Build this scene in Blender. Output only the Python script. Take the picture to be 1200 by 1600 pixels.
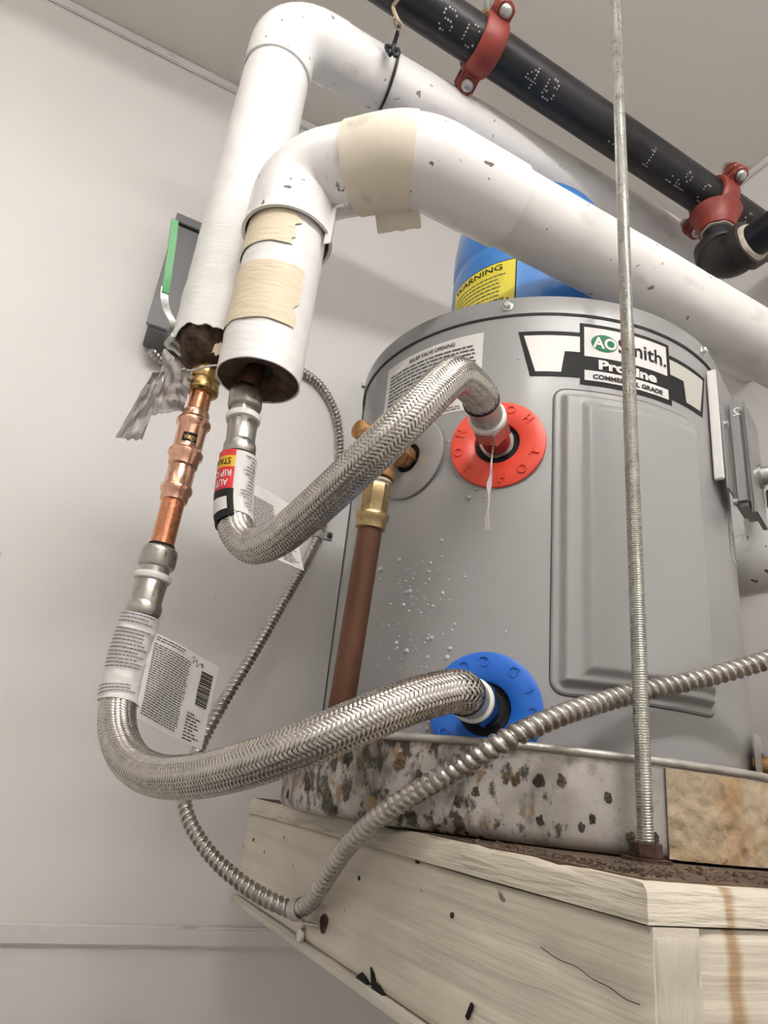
import bpy, bmesh, math, random
from mathutils import Vector as V, Matrix as M, noise as mnoise
random.seed(7)
for o in list(bpy.data.objects): bpy.data.objects.remove(o)
SC = bpy.context.scene; COL = SC.collection
PI = math.pi
# ------------------------------------------------------------------ camera, world, light, exposure
CZ = 1.9                                   # camera height above the floor; all code below works relative to the camera
F = 1065.0
RX = V((0.88880571, -0.44617795, 0.10464056)); RY = V((0.25618688, 0.29440613, -0.92070262)); RZ = V((0.37999038, 0.84513328, 0.37597479))
cam = bpy.data.cameras.new('camera'); co = bpy.data.objects.new('camera', cam); COL.objects.link(co)
cam.sensor_fit = 'VERTICAL'; cam.sensor_height = 36; cam.sensor_width = 27; cam.lens = 36*F/1600; cam.clip_start = .02
m = M.Identity(4)
for i in range(3): m[i][0] = RX[i]; m[i][1] = -RY[i]; m[i][2] = -RZ[i]
m[2][3] = CZ; co.matrix_world = m; SC.camera = co
W = bpy.data.worlds.new('world'); SC.world = W; W.use_nodes = True
W.node_tree.nodes['Background'].inputs[0].default_value = (.9, .93, 1, 1); W.node_tree.nodes['Background'].inputs[1].default_value = .15
SC.view_settings.view_transform = 'Standard'; SC.view_settings.look = 'None'; SC.view_settings.gamma = 1; SC.view_settings.exposure = -0.03
SC.view_settings.use_curve_mapping = False
YW, ZC, XR, XL, YF, ZF = 1.08, 1.3206, 1.079, -1.3, -1.25, -CZ     # back wall, ceiling, right wall, left wall, front wall, floor
LAMPS = [dict(x=-.28, y=.25, z=1.225, lx=1.2, power=5.5, label='white strip light with two tubes hung above the heater closet front'), dict(x=.16, y=-.50, z=1.19, lx=1.2, power=44, label='added white strip light with two tubes for fill, unseen behind the camera')]  # second light is an added fill, out of view behind the camera
# ------------------------------------------------------------------ helpers
def ray(x, y): return RX*((x-600)/F) + RY*((y-800)/F) + RZ
def P(x, y, d): return ray(x, y)*d
def onY(x, y, Y): v = ray(x, y); return v*(Y/v.y)
def onX(x, y, X): v = ray(x, y); return v*(X/v.x)
def onZ(x, y, Z): v = ray(x, y); return v*(Z/v.z)
def vz(X, Y, py):                          # height at which the vertical through X, Y crosses picture row py
    k = (py-800)/F; a = RY.x*X+RY.y*Y; b = RZ.x*X+RZ.y*Y
    return (k*b-a)/(RY.z-k*RZ.z)
HX, HY, HR = .5057, .6644, .2325           # water heater axis and radius
def HP(th, z, r=HR): t = math.radians(th); return V((HX+r*math.sin(t), HY-r*math.cos(t), z))
def HN(th): t = math.radians(th); return V((math.sin(t), -math.cos(t), 0))
def HT(th): t = math.radians(th); return V((math.cos(t), math.sin(t), 0))
def cyl(x, y, r=HR):
    v = ray(x, y); a = v.x*v.x+v.y*v.y; b = -2*(v.x*HX+v.y*HY); c = HX*HX+HY*HY-r*r
    D = max(b*b-4*a*c, 0); t = (-b-D**.5)/(2*a); w = v*t
    return math.degrees(math.atan2(w.x-HX, -(w.y-HY))), w.z
class MB:
    def __init__(s): s.v = []; s.f = []
    def add(s, v, f):
        n = len(s.v); s.v += [V(p) for p in v]; s.f += [tuple(i+n for i in q) for q in f]; return s
def obj(name, mb, mat, parent=None, smooth=35, kind=None, label=None):
    me = bpy.data.meshes.new(name)
    org = V(parent['_o']) if parent else V((0, 0, 0))
    sh = -org if parent else V((0, 0, CZ))
    me.from_pydata([tuple(p+sh) for p in mb.v], [], mb.f); me.validate()
    b = bmesh.new(); b.from_mesh(me); bmesh.ops.recalc_face_normals(b, faces=b.faces[:]); b.to_mesh(me); b.free()
    if smooth:
        for p in me.polygons: p.use_smooth = True
        me.set_sharp_from_angle(angle=math.radians(smooth))
    o = bpy.data.objects.new(name, me); COL.objects.link(o)
    if mat: me.materials.append(mat)
    if parent: o.parent = parent; o['_o'] = tuple(org)
    if kind: o['kind'] = kind
    if label: o['label'] = label
    return o
def thing(name, label, cat, loc, group=None):
    o = bpy.data.objects.new(name, None); COL.objects.link(o); loc = V(loc)
    o.location = loc+V((0, 0, CZ)); o['_o'] = tuple(loc); o['label'] = label; o['category'] = cat; o.empty_display_size = .02
    if group: o['group'] = group
    return o
def tag(o, label, cat, group=None):
    o['label'] = label; o['category'] = cat
    if group: o['group'] = group
    return o
def box(mb, c, s, rot=None, bev=0.0):
    b = bmesh.new(); bmesh.ops.create_cube(b, size=1)
    bmesh.ops.scale(b, vec=V(s), verts=b.verts)
    if bev: bmesh.ops.bevel(b, geom=b.edges[:]+b.verts[:], offset=bev, segments=2, affect='EDGES', clamp_overlap=True)
    R_ = rot if rot else M.Identity(3); b.verts.ensure_lookup_table(); b.verts.index_update()
    mb.add([R_ @ v.co + V(c) for v in b.verts], [tuple(v.index for v in f.verts) for f in b.faces]); b.free(); return mb
def bx(x0, x1, y0, y1, z0, z1, bev=0.0): return box(MB(), ((x0+x1)/2, (y0+y1)/2, (z0+z1)/2), (x1-x0, y1-y0, z1-z0), None, bev)
def frame(d, up=None):
    d = V(d).normalized(); u = V(up) if up is not None else (V((0, 0, 1)) if abs(d.z) < .9 else V((1, 0, 0)))
    a = (u-d*u.dot(d)).normalized(); return d, a, d.cross(a)
def lathe(mb, p0, p1, prof, n=32, up=None, cap=True, rot=0.0, nf=None):
    """prof: (distance along p0->p1 in metres, radius); nf(t, a) scales the radius"""
    d, a, b = frame(V(p1)-V(p0), up); vs = []; fs = []
    for (t, r) in prof:
        for i in range(n):
            q = 2*PI*i/n+rot; rr = r*(nf(t, q) if nf else 1)
            vs.append(V(p0)+d*t+(a*math.cos(q)+b*math.sin(q))*rr)
    for k in range(len(prof)-1):
        for i in range(n): j = (i+1) % n; fs.append((k*n+i, k*n+j, (k+1)*n+j, (k+1)*n+i))
    if cap: fs.append(tuple(range(n-1, -1, -1))); fs.append(tuple(range((len(prof)-1)*n, len(prof)*n)))
    return mb.add(vs, fs)
def catmull(pts, k=12):
    pts = [V(p) for p in pts]; pts = [pts[0]*2-pts[1]]+pts+[pts[-1]*2-pts[-2]]; out = []
    for i in range(1, len(pts)-2):
        a, b, c, d = pts[i-1:i+3]
        for j in range(k):
            t = j/k; out.append(.5*((2*b)+(c-a)*t+(2*a-5*b+4*c-d)*t*t+(3*b-a-3*c+d)*t**3))
    out.append(pts[-2]); return out
def fillet(pts, rads, k=14):
    pts = [V(p) for p in pts]; out = [pts[0]]
    for i in range(1, len(pts)-1):
        p = pts[i]; u = (pts[i-1]-p).normalized(); w = (pts[i+1]-p).normalized(); ang = u.angle(w); r = rads[i-1]
        L = r/math.tan(ang/2); c = p+(u+w).normalized()*(r/math.sin(ang/2)); s = p+u*L; e = p+w*L
        a = s-c; b = e-c; th = a.angle(b)
        for j in range(k+1):
            t = j/k; out.append(c+(a*math.sin((1-t)*th)+b*math.sin(t*th))/math.sin(th))
    out.append(pts[-1]); return out
class Path:
    def __init__(s, pts, ref=None, step=None):
        pts = [p for i, p in enumerate(pts) if i == 0 or (p-pts[i-1]).length > 1e-6]
        L = [0]
        for i in range(1, len(pts)): L.append(L[-1]+(pts[i]-pts[i-1]).length)
        s.raw, s.L, s.len = pts, L, L[-1]
        step = step or s.len/200; n = max(2, int(s.len/step)); s.n = n; s.step = s.len/n
        s.p = [s._at(i*s.step) for i in range(n+1)]; s.t = []
        for i in range(n+1): s.t.append((s.p[min(i+1, n)]-s.p[max(i-1, 0)]).normalized())
        r = V(ref) if ref is not None else (V((0, 0, 1)) if abs(s.t[0].z) < .9 else V((1, 0, 0)))
        nn = (r-s.t[0]*r.dot(s.t[0])).normalized(); s.N = [nn]
        for i in range(1, n+1):
            nn = s.N[-1]; nn = (nn-s.t[i]*nn.dot(s.t[i])).normalized(); s.N.append(nn)
    def _at(s, d):
        import bisect
        d = min(max(d, 0), s.len); i = min(max(bisect.bisect_right(s.L, d)-1, 0), len(s.raw)-2)
        return s.raw[i].lerp(s.raw[i+1], (d-s.L[i])/(s.L[i+1]-s.L[i]))
    def fr(s, d):
        x = min(max(d/s.step, 0), s.n-1e-6); i = int(x); k = x-i
        T = s.t[i].lerp(s.t[i+1], k).normalized(); N = s.N[i].lerp(s.N[i+1], k); N = (N-T*N.dot(T)).normalized()
        return s.p[i].lerp(s.p[i+1], k), T, N, T.cross(N)
    def at(s, d, a, r):
        p, T, N, B = s.fr(d); return p+(N*math.cos(a)+B*math.sin(a))*r
def sweep(mb, path, r, s0=0, s1=None, n=28, ds=.004, a0=None, a1=None, cap=True):
    s1 = path.len if s1 is None else s1; k = max(1, int(math.ceil((s1-s0)/ds))); vs = []; fs = []; full = a0 is None
    na = n if full else n+1
    for i in range(k+1):
        d = s0+(s1-s0)*i/k; p, T, N, B = path.fr(d)
        for j in range(na):
            a = 2*PI*j/n if full else a0+(a1-a0)*j/n
            rr = r(d, a) if callable(r) else r; vs.append(p+(N*math.cos(a)+B*math.sin(a))*rr)
    for i in range(k):
        for j in range(na if full else n):
            q = (j+1) % na; fs.append((i*na+j, i*na+q, (i+1)*na+q, (i+1)*na+j))
    if full and cap: fs.append(tuple(range(na-1, -1, -1))); fs.append(tuple(range(k*na, (k+1)*na)))
    return mb.add(vs, fs)
def tube(mb, path, ro, ri, s0, s1, n=32, ds=.006, jag=None):
    """a hollow sleeve: outer and inner wall with closed annular ends; jag(a) moves the far end"""
    k = max(1, int((s1-s0)/ds)); vs = []; fs = []
    for w, rr in ((0, ro), (1, ri)):
        for i in range(k+1):
            for j in range(n):
                a = 2*PI*j/n; d = s0+(s1-s0+(jag(a) if jag else 0))*i/k; vs.append(path.at(d, a, rr(d, a) if callable(rr) else rr))
    m_ = (k+1)*n
    for i in range(k):
        for j in range(n):
            q = (j+1) % n; fs.append((i*n+j, i*n+q, (i+1)*n+q, (i+1)*n+j)); fs.append((m_+i*n+j, m_+(i+1)*n+j, m_+(i+1)*n+q, m_+i*n+q))
    for j in range(n):
        q = (j+1) % n; fs.append((j, m_+j, m_+q, q)); fs.append((k*n+j, k*n+q, m_+k*n+q, m_+k*n+j))
    return mb.add(vs, fs)
def sheet(mb, fn, nu, nv, th):
    """thin solid from fn(u, v) -> point, thickness th along the local normal"""
    g = [[fn(i/nu, j/nv) for j in range(nv+1)] for i in range(nu+1)]; nrm = []
    for i in range(nu+1):
        row = []
        for j in range(nv+1):
            a = g[min(i+1, nu)][j]-g[max(i-1, 0)][j]; b = g[i][min(j+1, nv)]-g[i][max(j-1, 0)]; c = a.cross(b); row.append(c.normalized() if c.length > 0 else V((0, 0, 1)))
        nrm.append(row)
    N = (nu+1)*(nv+1); vs = [g[i][j]+nrm[i][j]*th/2 for i in range(nu+1) for j in range(nv+1)]+[g[i][j]-nrm[i][j]*th/2 for i in range(nu+1) for j in range(nv+1)]; fs = []
    ix = lambda i, j: i*(nv+1)+j
    for i in range(nu):
        for j in range(nv):
            fs.append((ix(i, j), ix(i+1, j), ix(i+1, j+1), ix(i, j+1))); fs.append((N+ix(i, j), N+ix(i, j+1), N+ix(i+1, j+1), N+ix(i+1, j)))
    for i in range(nu):
        for j in (0, nv): fs.append((ix(i, j), ix(i+1, j), N+ix(i+1, j), N+ix(i, j)))
    for j in range(nv):
        for i in (0, nu): fs.append((ix(i, j), ix(i, j+1), N+ix(i, j+1), N+ix(i, j)))
    return mb.add(vs, fs)
def bil(a, b, c, d): return lambda u, v: (a*(1-u)+b*u)*(1-v)+(d*(1-u)+c*u)*v
def sst(a, b, x): t = min(max((x-a)/(b-a), 0), 1); return t*t*(3-2*t)
_tc = {}
def text2d(s, bold=0.0):
    """triangles of a line of lettering in a unit-high frame: list of verts (x, y), faces, width"""
    key = (s, bold)
    if key in _tc: return _tc[key]
    c = bpy.data.curves.new('lettering', 'FONT'); c.body = s; c.size = 1; c.offset = bold; c.resolution_u = 4
    o = bpy.data.objects.new('lettering', c); COL.objects.link(o); dg = bpy.context.evaluated_depsgraph_get()
    me = o.evaluated_get(dg).to_mesh(); v = [(p.co.x, p.co.y) for p in me.vertices]; f = [tuple(q.vertices) for q in me.polygons]
    o.evaluated_get(dg).to_mesh_clear(); bpy.data.objects.remove(o); bpy.data.curves.remove(c)
    x0 = min(p[0] for p in v); v = [(p[0]-x0, p[1]) for p in v]; w = max(p[0] for p in v)
    _tc[key] = (v, f, w); return _tc[key]
def lettering(mb, s, fn, x0, y0, w=None, h=1.0, bold=0.0, th=0.0):
    """s laid out from (x0, y0) in fn's flat space, w wide and h high (em); fn(x, y, lift) -> point"""
    v, f, tw = text2d(s, bold); k = (w/tw) if w else h
    vs = [fn(x0+x*k, y0+y*h, th) for x, y in v]
    if th:
        n = len(vs); lo = [fn(x0+x*k, y0+y*h, 0) for x, y in v]; ed = {}
        for q in f:
            for a, b in zip(q, q[1:]+q[:1]): ed[(a, b)] = 1
        fs = list(f)+[(a, n+a, n+b, b) for (a, b) in ed if (b, a) not in ed]
        return mb.add(vs+lo, fs)
    return mb.add(vs, f)
def rects(mb, fn, L, lift=0.0):
    for (x0, x1, y0, y1) in L:
        k = max(1, int(abs(x1-x0)/.012)); vs = []; fs = []
        for i in range(k+1): x = x0+(x1-x0)*i/k; vs += [fn(x, y0, lift), fn(x, y1, lift)]
        for i in range(k): fs.append((2*i, 2*i+2, 2*i+3, 2*i+1))
        mb.add(vs, fs)
    return mb
def words(x0, x1, y0, y1, lines, wl=(.03, .09), fill=.5, rag=.1, rnd=random):
    """rectangles standing in for lines of print too fine to read, in a 0..1 flat space"""
    out = []; dy = (y1-y0)/lines
    for i in range(lines):
        y = y1-(i+1)*dy; x = x0; e = x1-rnd.random()*rag*(x1-x0)
        while x < e-wl[0]*.5:
            l = rnd.uniform(*wl); out.append((x, min(x+l, e), y, y+dy*fill)); x += l+wl[0]*.35
    return out
# ------------------------------------------------------------------ materials
def mat(name, col, rough=.5, metal=0.0, var=.06, vs=6.0, bump=0.0, bs=150.0, stretch=(1, 1, 1), spots=(), coat=0.0, rvar=0.0, spec=.5, trans=0.0, emit=None, sss=0.0, bstretch=None, bdetail=4, bdist=.002):
    m_ = bpy.data.materials.new(name); m_.use_nodes = True; nt = m_.node_tree; N = nt.nodes; L = nt.links; b = N['Principled BSDF']
    b.inputs['Roughness'].default_value = rough; b.inputs['Metallic'].default_value = metal; b.inputs['Coat Weight'].default_value = coat
    b.inputs['Coat Roughness'].default_value = .12; b.inputs['Specular IOR Level'].default_value = spec; b.inputs['Transmission Weight'].default_value = trans
    tc = N.new('ShaderNodeTexCoord'); mp = N.new('ShaderNodeMapping'); mp.inputs['Scale'].default_value = stretch; L.new(tc.outputs['Object'], mp.inputs[0])
    def nz(scale, detail=4, src=None):
        n = N.new('ShaderNodeTexNoise'); n.inputs['Scale'].default_value = scale; n.inputs['Detail'].default_value = detail; L.new(src or mp.outputs[0], n.inputs['Vector']); return n
    n = nz(vs); mx = N.new('ShaderNodeMix'); mx.data_type = 'RGBA'
    mx.inputs[6].default_value = (*[c*(1-var) for c in col], 1); mx.inputs[7].default_value = (*[min(c*(1+var), 1) for c in col], 1)
    rp = N.new('ShaderNodeMapRange'); rp.inputs[1].default_value = .3; rp.inputs[2].default_value = .7; L.new(n.outputs[0], rp.inputs[0]); L.new(rp.outputs[0], mx.inputs[0])
    c = mx.outputs[2]
    for sp in spots:                                  # (colour, noise scale, threshold lo, hi, stretch or None[, strength])
        src = mp.outputs[0]
        if len(sp) > 4 and sp[4]:
            q = N.new('ShaderNodeMapping'); q.inputs['Scale'].default_value = sp[4]; q.inputs['Location'].default_value = (random.random()*5, random.random()*5, random.random()*5); L.new(tc.outputs['Object'], q.inputs[0]); src = q.outputs[0]
        s_ = nz(sp[1], 5, src); r_ = N.new('ShaderNodeMapRange'); r_.inputs[1].default_value = sp[2]; r_.inputs[2].default_value = sp[3]; r_.inputs[4].default_value = sp[5] if len(sp) > 5 else 1.0
        L.new(s_.outputs[0], r_.inputs[0]); k = N.new('ShaderNodeMix'); k.data_type = 'RGBA'; L.new(r_.outputs[0], k.inputs[0]); L.new(c, k.inputs[6]); k.inputs[7].default_value = (*sp[0], 1); c = k.outputs[2]
    L.new(c, b.inputs['Base Color'])
    if rvar:
        r_ = N.new('ShaderNodeMapRange'); r_.inputs[1].default_value = .3; r_.inputs[2].default_value = .7; r_.inputs[3].default_value = max(rough-rvar, 0.03); r_.inputs[4].default_value = min(rough+rvar, 1)
        q = nz(vs*3); L.new(q.outputs[0], r_.inputs[0]); L.new(r_.outputs[0], b.inputs['Roughness'])
    if bump:
        src = mp.outputs[0]
        if bstretch: q = N.new('ShaderNodeMapping'); q.inputs['Scale'].default_value = bstretch; L.new(tc.outputs['Object'], q.inputs[0]); src = q.outputs[0]
        q = nz(bs, bdetail, src); bp = N.new('ShaderNodeBump'); bp.inputs['Strength'].default_value = bump; bp.inputs['Distance'].default_value = bdist; L.new(q.outputs[0], bp.inputs['Height']); L.new(bp.outputs[0], b.inputs['Normal'])
    if emit: b.inputs['Emission Color'].default_value = (*emit[0], 1); b.inputs['Emission Strength'].default_value = emit[1]
    if sss: b.inputs['Subsurface Weight'].default_value = sss; b.inputs['Subsurface Radius'].default_value = (.01, .01, .01)
    return m_
m_wall = mat('wall_paint', (.83, .805, .78), .40, var=.02, vs=1.5, bump=.22, bs=26, bdetail=2, bdist=.003, spots=[((.40, .36, .31), 9, .70, .80, (1, 1, 1), .25), ((.3, .25, .2), 30, .74, .78, (1, 1, 1), .4)])
m_ceil = mat('ceiling_paint', (.82, .785, .735), .6, var=.02, vs=2, bump=.15, bs=120)
m_floor = mat('floor_concrete', (.15, .14, .13), .6, var=.1, vs=4)
m_trim = mat('trim_paint', (.82, .795, .77), .35, var=.04, vs=12, spots=[((.33, .26, .19), 14, .66, .75, (1, 1, 4), .6)])
m_jack = mat('white_jacket', (.86, .84, .82), .42, var=.03, vs=7, bump=.35, bs=26, bstretch=(1, 1, 7), spots=[((.45, .40, .36), 26, .70, .76, (1, 1, 2), .5)])
m_jackh = mat('white_jacket_dusty', (.83, .805, .785), .45, var=.05, vs=6, bump=.3, bs=22, bstretch=(6, 1, 1), spots=[((.42, .37, .33), 14, .58, .76, (1, 2, 2), .5), ((.12, .09, .07), 70, .69, .72, (1, 1, 1), .8)])
m_pvc = mat('white_pvc_cover', (.88, .865, .85), .2, var=.02, vs=8, spots=[((.10, .07, .05), 75, .675, .70, (1, 1, 1), .9), ((.55, .5, .45), 24, .62, .76, (1, 1, 1), .5)])
m_tape = mat('masking_tape', (.76, .66, .49), .6, var=.07, vs=14, bump=.5, bs=55, bstretch=(1, 1, 5), spots=[((.55, .34, .14), 30, .70, .78, (1, 1, 3), .6)])
m_tapeh = mat('masking_tape_band', (.80, .73, .60), .6, var=.07, vs=10, bump=.25, bs=40, spots=[((.42, .36, .28), 18, .62, .74, (1, 1, 1), .7)])
m_fib = mat('brown_fibre', (.085, .05, .032), .95, var=.5, vs=70, bump=1.0, bs=170, bdist=.004)
m_foil = mat('grey_foil', (.36, .35, .35), .35, .55, var=.14, vs=25, bump=.6, bs=60, spots=[((.30, .22, .16), 22, .62, .75, (1, 1, 1), .5)])
m_film = mat('torn_scrim', (.34, .31, .29), .5, .1, var=.25, vs=45, bump=.8, bs=110, spots=[((.13, .08, .05), 28, .55, .7, (1, 1, 1), .8)])
m_grey = mat('heater_grey', (.315, .31, .306), .33, var=.015, vs=5, bump=.04, bs=160, coat=.1)
m_cap = mat('heater_cap_grey', (.27, .265, .262), .3, var=.02, vs=5, coat=.1)
m_seam = mat('dark_seam', (.03, .03, .03), .6)
m_zinc = mat('zinc', (.72, .72, .70), .28, 1.0, var=.1, vs=60, rvar=.1)
m_zdull = mat('dull_zinc', (.50, .50, .47), .38, 1.0, var=.2, vs=45, rvar=.1, spots=[((.20, .10, .05), 40, .72, .78, (1, 1, .7), .7)])
m_rod = mat('rod_zinc', (.58, .58, .54), .30, 1.0, var=.15, vs=40, rvar=.1, spots=[((.16, .07, .035), 9, .70, .735, (.2, .2, 2.2), .9)])
m_steel = mat('stainless_braid', (.60, .57, .525), .24, 1.0, var=.1, vs=90, rvar=.06)
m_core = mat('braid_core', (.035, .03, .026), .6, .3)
m_nick = mat('dull_nickel', (.46, .44, .40), .34, 1.0, var=.1, vs=40, rvar=.1)
m_flex = mat('flex_steel', (.47, .44, .41), .34, 1.0, var=.15, vs=60, rvar=.1, spots=[((.22, .18, .14), 60, .64, .75, (1, 1, 1), .5)])
m_copf = mat('copper_fitting', (.78, .46, .33), .26, 1.0, var=.10, vs=50, rvar=.03, spots=[((.45, .22, .14), 40, .60, .76, (1, 1, 1), .6)])
m_cop = mat('copper', (.66, .29, .16), .27, 1.0, var=.12, vs=40, rvar=.04, spots=[((.33, .14, .08), 30, .55, .75, (1, 1, 1), .6)])
m_copd = mat('old_copper', (.135, .062, .037), .5, .55, var=.3, vs=14, rvar=.12, stretch=(1, 1, .25), spots=[((.10, .045, .03), 18, .58, .74, (1, 1, .4), .7), ((.26, .12, .065), 12, .60, .75, (1.5, 1.5, .2), .6)])
m_brass = mat('brass', (.52, .35, .14), .3, 1.0, var=.15, vs=40, rvar=.1)
m_brassd = mat('worn_brass', (.42, .32, .17), .36, 1.0, var=.25, vs=60, rvar=.12, spots=[((.16, .12, .07), 50, .6, .72, (1, 1, 1), .7)])
m_bronze = mat('cast_bronze', (.50, .29, .135), .48, 1.0, var=.15, vs=60, bump=.3, bs=400, rvar=.08)
m_white = mat('white_plastic', (.80, .78, .74), .4, var=.02)
m_red = mat('red_plastic', (.72, .065, .035), .38, var=.03, sss=.05)
m_blue = mat('blue_plastic', (.012, .13, .56), .38, var=.05, sss=.05)
m_hole = mat('foam_hole', (.012, .013, .016), .9, bump=1, bs=200)
m_rednip = mat('red_nipple', (.22, .018, .014), .3, var=.2, vs=60)
m_blunip = mat('blue_black_nipple', (.008, .014, .04), .25, var=.2, vs=60)
m_black = mat('print_black', (.016, .016, .016), .6, spec=.2)
m_ink = mat('ink_grey', (.10, .10, .10), .55)
m_lab = mat('label_white', (.72, .70, .68), .4, var=.02)
m_labsil = mat('label_silver', (.75, .70, .67), .4, var=.03)
m_labbei = mat('label_beige', (.52, .50, .45), .4, var=.03)
m_green = mat('logo_green', (.006, .17, .065), .5, spec=.25)
m_paper = mat('tag_paper', (.74, .72, .70), .55, var=.03, vs=20, bump=.35, bs=45, spots=[((.50, .30, .13), 22, .70, .78, (1, 1, 1), .6)])
m_lred = mat('label_red', (.62, .025, .03), .4, var=.06, vs=80)
m_lyel = mat('label_yellow', (.78, .47, .03), .4, var=.05)
m_ptfe = mat('ptfe_tape', (.80, .74, .72), .5, sss=.2)
m_bpipe = mat('black_steel_pipe', (.016, .016, .018), .38, .2, var=.4, vs=20, bump=.15, bs=120, spots=[((.12, .11, .11), 60, .66, .74, (.6, 1, 1), .45), ((.06, .035, .025), 9, .6, .75, (.4, 1, 1), .5)])
m_dot = mat('pipe_print', (.45, .44, .42), .6)
m_clamp = mat('red_oxide_clamp', (.25, .035, .024), .42, var=.15, vs=30, bump=.15, bs=120, spots=[((.36, .10, .07), 20, .6, .75, (1, 1, 1), .5)])
m_elb = mat('dark_iron', (.040, .032, .028), .5, .3, var=.3, vs=30, bump=.25, bs=150)
m_dope = mat('thread_paste', (.50, .45, .36), .6, var=.2, vs=100, bump=.6, bs=200)
m_bluet = mat('tank_blue', (.028, .18, .52), .28, var=.03, coat=.3)
m_yel = mat('warning_yellow', (.74, .64, .045), .45, var=.03)
m_box = mat('box_grey', (.20, .20, .205), .38, var=.03, vs=8)
m_lever = mat('green_sleeve', (.025, .27, .055), .4, var=.05)
m_pan = mat('galvanised_pan', (.45, .42, .39), .40, .45, var=.16, vs=9, stretch=(1, 1, 5), rvar=.12, bump=.4, bs=70, bstretch=(1, 1, 1), spots=[((.24, .215, .19), 9, .50, .68, (1.3, 1.3, .7), .8), ((.66, .62, .58), 50, .66, .72, (1, 1, 1), .6)])
def mould(m_):
    nt = m_.node_tree; N = nt.nodes; L = nt.links; b = N['Principled BSDF']
    tc = N.new('ShaderNodeTexCoord'); sx = N.new('ShaderNodeSeparateXYZ'); L.new(tc.outputs['Object'], sx.inputs[0])
    g = N.new('ShaderNodeMapRange'); g.interpolation_type = 'SMOOTHSTEP'; L.new(sx.outputs[0], g.inputs[0]); g.inputs[1].default_value = -.06; g.inputs[2].default_value = -.24; g.inputs[3].default_value = -.045; g.inputs[4].default_value = .115
    for (sc, st_, lo, hi, col, amt) in ((30, (1, 1, .75), .57, .70, (.13, .115, .10), .9), (75, (1, 1, .7), .60, .68, (.035, .028, .02), .92), (60, (1, 1, 1), .68, .72, (.25, .15, .06), .8)):
        mp = N.new('ShaderNodeMapping'); mp.inputs['Scale'].default_value = st_; L.new(tc.outputs['Object'], mp.inputs[0])
        n = N.new('ShaderNodeTexNoise'); n.inputs['Scale'].default_value = sc; n.inputs['Detail'].default_value = 6; n.inputs['Roughness'].default_value = .62; L.new(mp.outputs[0], n.inputs['Vector'])
        a = N.new('ShaderNodeMath'); a.operation = 'ADD'; L.new(n.outputs[0], a.inputs[0]); L.new(g.outputs[0], a.inputs[1])
        r = N.new('ShaderNodeMapRange'); r.inputs[1].default_value = lo; r.inputs[2].default_value = hi; r.inputs[4].default_value = amt; L.new(a.outputs[0], r.inputs[0])
        k = N.new('ShaderNodeMix'); k.data_type = 'RGBA'; src = b.inputs['Base Color'].links[0].from_socket; L.new(r.outputs[0], k.inputs[0]); L.new(src, k.inputs[6]); k.inputs[7].default_value = (*col, 1); L.new(k.outputs[2], b.inputs['Base Color'])
mould(m_pan)
m_panr = mat('pan_rim', (.45, .43, .39), .42, .5, var=.18, vs=40, bump=.5, bs=120, spots=[((.2, .17, .14), 40, .6, .7, (1, 1, 1), .7)])
m_resin = mat('stained_patch', (.38, .30, .205), .5, var=.2, vs=14, bump=1.0, bs=42, bdist=.006, spots=[((.34, .20, .08), 15, .52, .68, (1, 1, 1), .85), ((.14, .085, .04), 36, .62, .70, (1, 1, 1), .8), ((.54, .46, .36), 30, .62, .74, (1, 1, 1), .7), ((.20, .19, .18), 12, .63, .73, (1, 1, 1), .6)])
m_wood = mat('cream_painted_wood', (.72, .66, .55), .5, var=.07, vs=5, stretch=(1, 1, 1), bump=.7, bs=34, bstretch=(1.2, .10, 2.6), bdist=.003, spots=[((.46, .40, .31), 8, .50, .75, (1, .5, 1.6), .6), ((.48, .42, .33), 30, .50, .68, (1, .09, 3.2), .28), ((.10, .075, .05), 60, .695, .715, (1, .7, 1), .85), ((.36, .31, .24), 22, .62, .72, (1, .25, 1.2), .5)])
m_woodf = mat('cream_painted_front', (.68, .62, .51), .5, var=.08, vs=5, bump=.7, bs=34, bstretch=(.10, 1, 2.6), bdist=.003, spots=[((.44, .38, .29), 8, .50, .75, (.5, 1, 1.6), .6), ((.46, .40, .31), 30, .50, .68, (.09, 1, 3.2), .28), ((.10, .075, .05), 60, .695, .715, (.7, 1, 1), .85)])
m_grain = mat('painted_end_grain', (.58, .535, .45), .55, var=.1, vs=8, bump=1.0, bs=30, bstretch=(4, 1, .8), bdist=.004, spots=[((.30, .26, .20), 18, .58, .72, (4, 1, .8), .7), ((.10, .08, .06), 30, .68, .73, (2, 1, .7), .8)])
m_ply = mat('plywood_edge', (.66, .60, .49), .55, var=.12, vs=8, bump=.9, bs=40, bstretch=(.5, .5, 5), bdist=.004, spots=[((.28, .23, .17), 16, .56, .70, (.6, .6, 4), .7), ((.08, .06, .04), 40, .68, .72, (.6, .6, 3), .8)])
m_plytop = mat('grimy_plywood_top', (.10, .065, .04), .85, var=.4, vs=18, bump=.8, bs=110, bdist=.004, spots=[((.03, .022, .017), 25, .5, .7, (1, 1, 1), .8)])
m_rust = mat('rust', (.052, .023, .014), .85, var=.5, vs=50, bump=1.0, bs=160, bdist=.003)
m_streak = mat('rust_streak', (.46, .31, .14), .6, var=.2, vs=20, spots=[((.50, .42, .31), 14, .5, .68, (3, 1, .7), .8), ((.17, .08, .03), 30, .66, .74, (1, 1, 1), .6)])
m_crust1 = mat('dark_crust', (.055, .046, .036), .85, var=.5, vs=120, bump=1.0, bs=260, bdist=.003, spots=[((.30, .27, .23), 130, .58, .72, (1, 1, 1), .8)])
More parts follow.
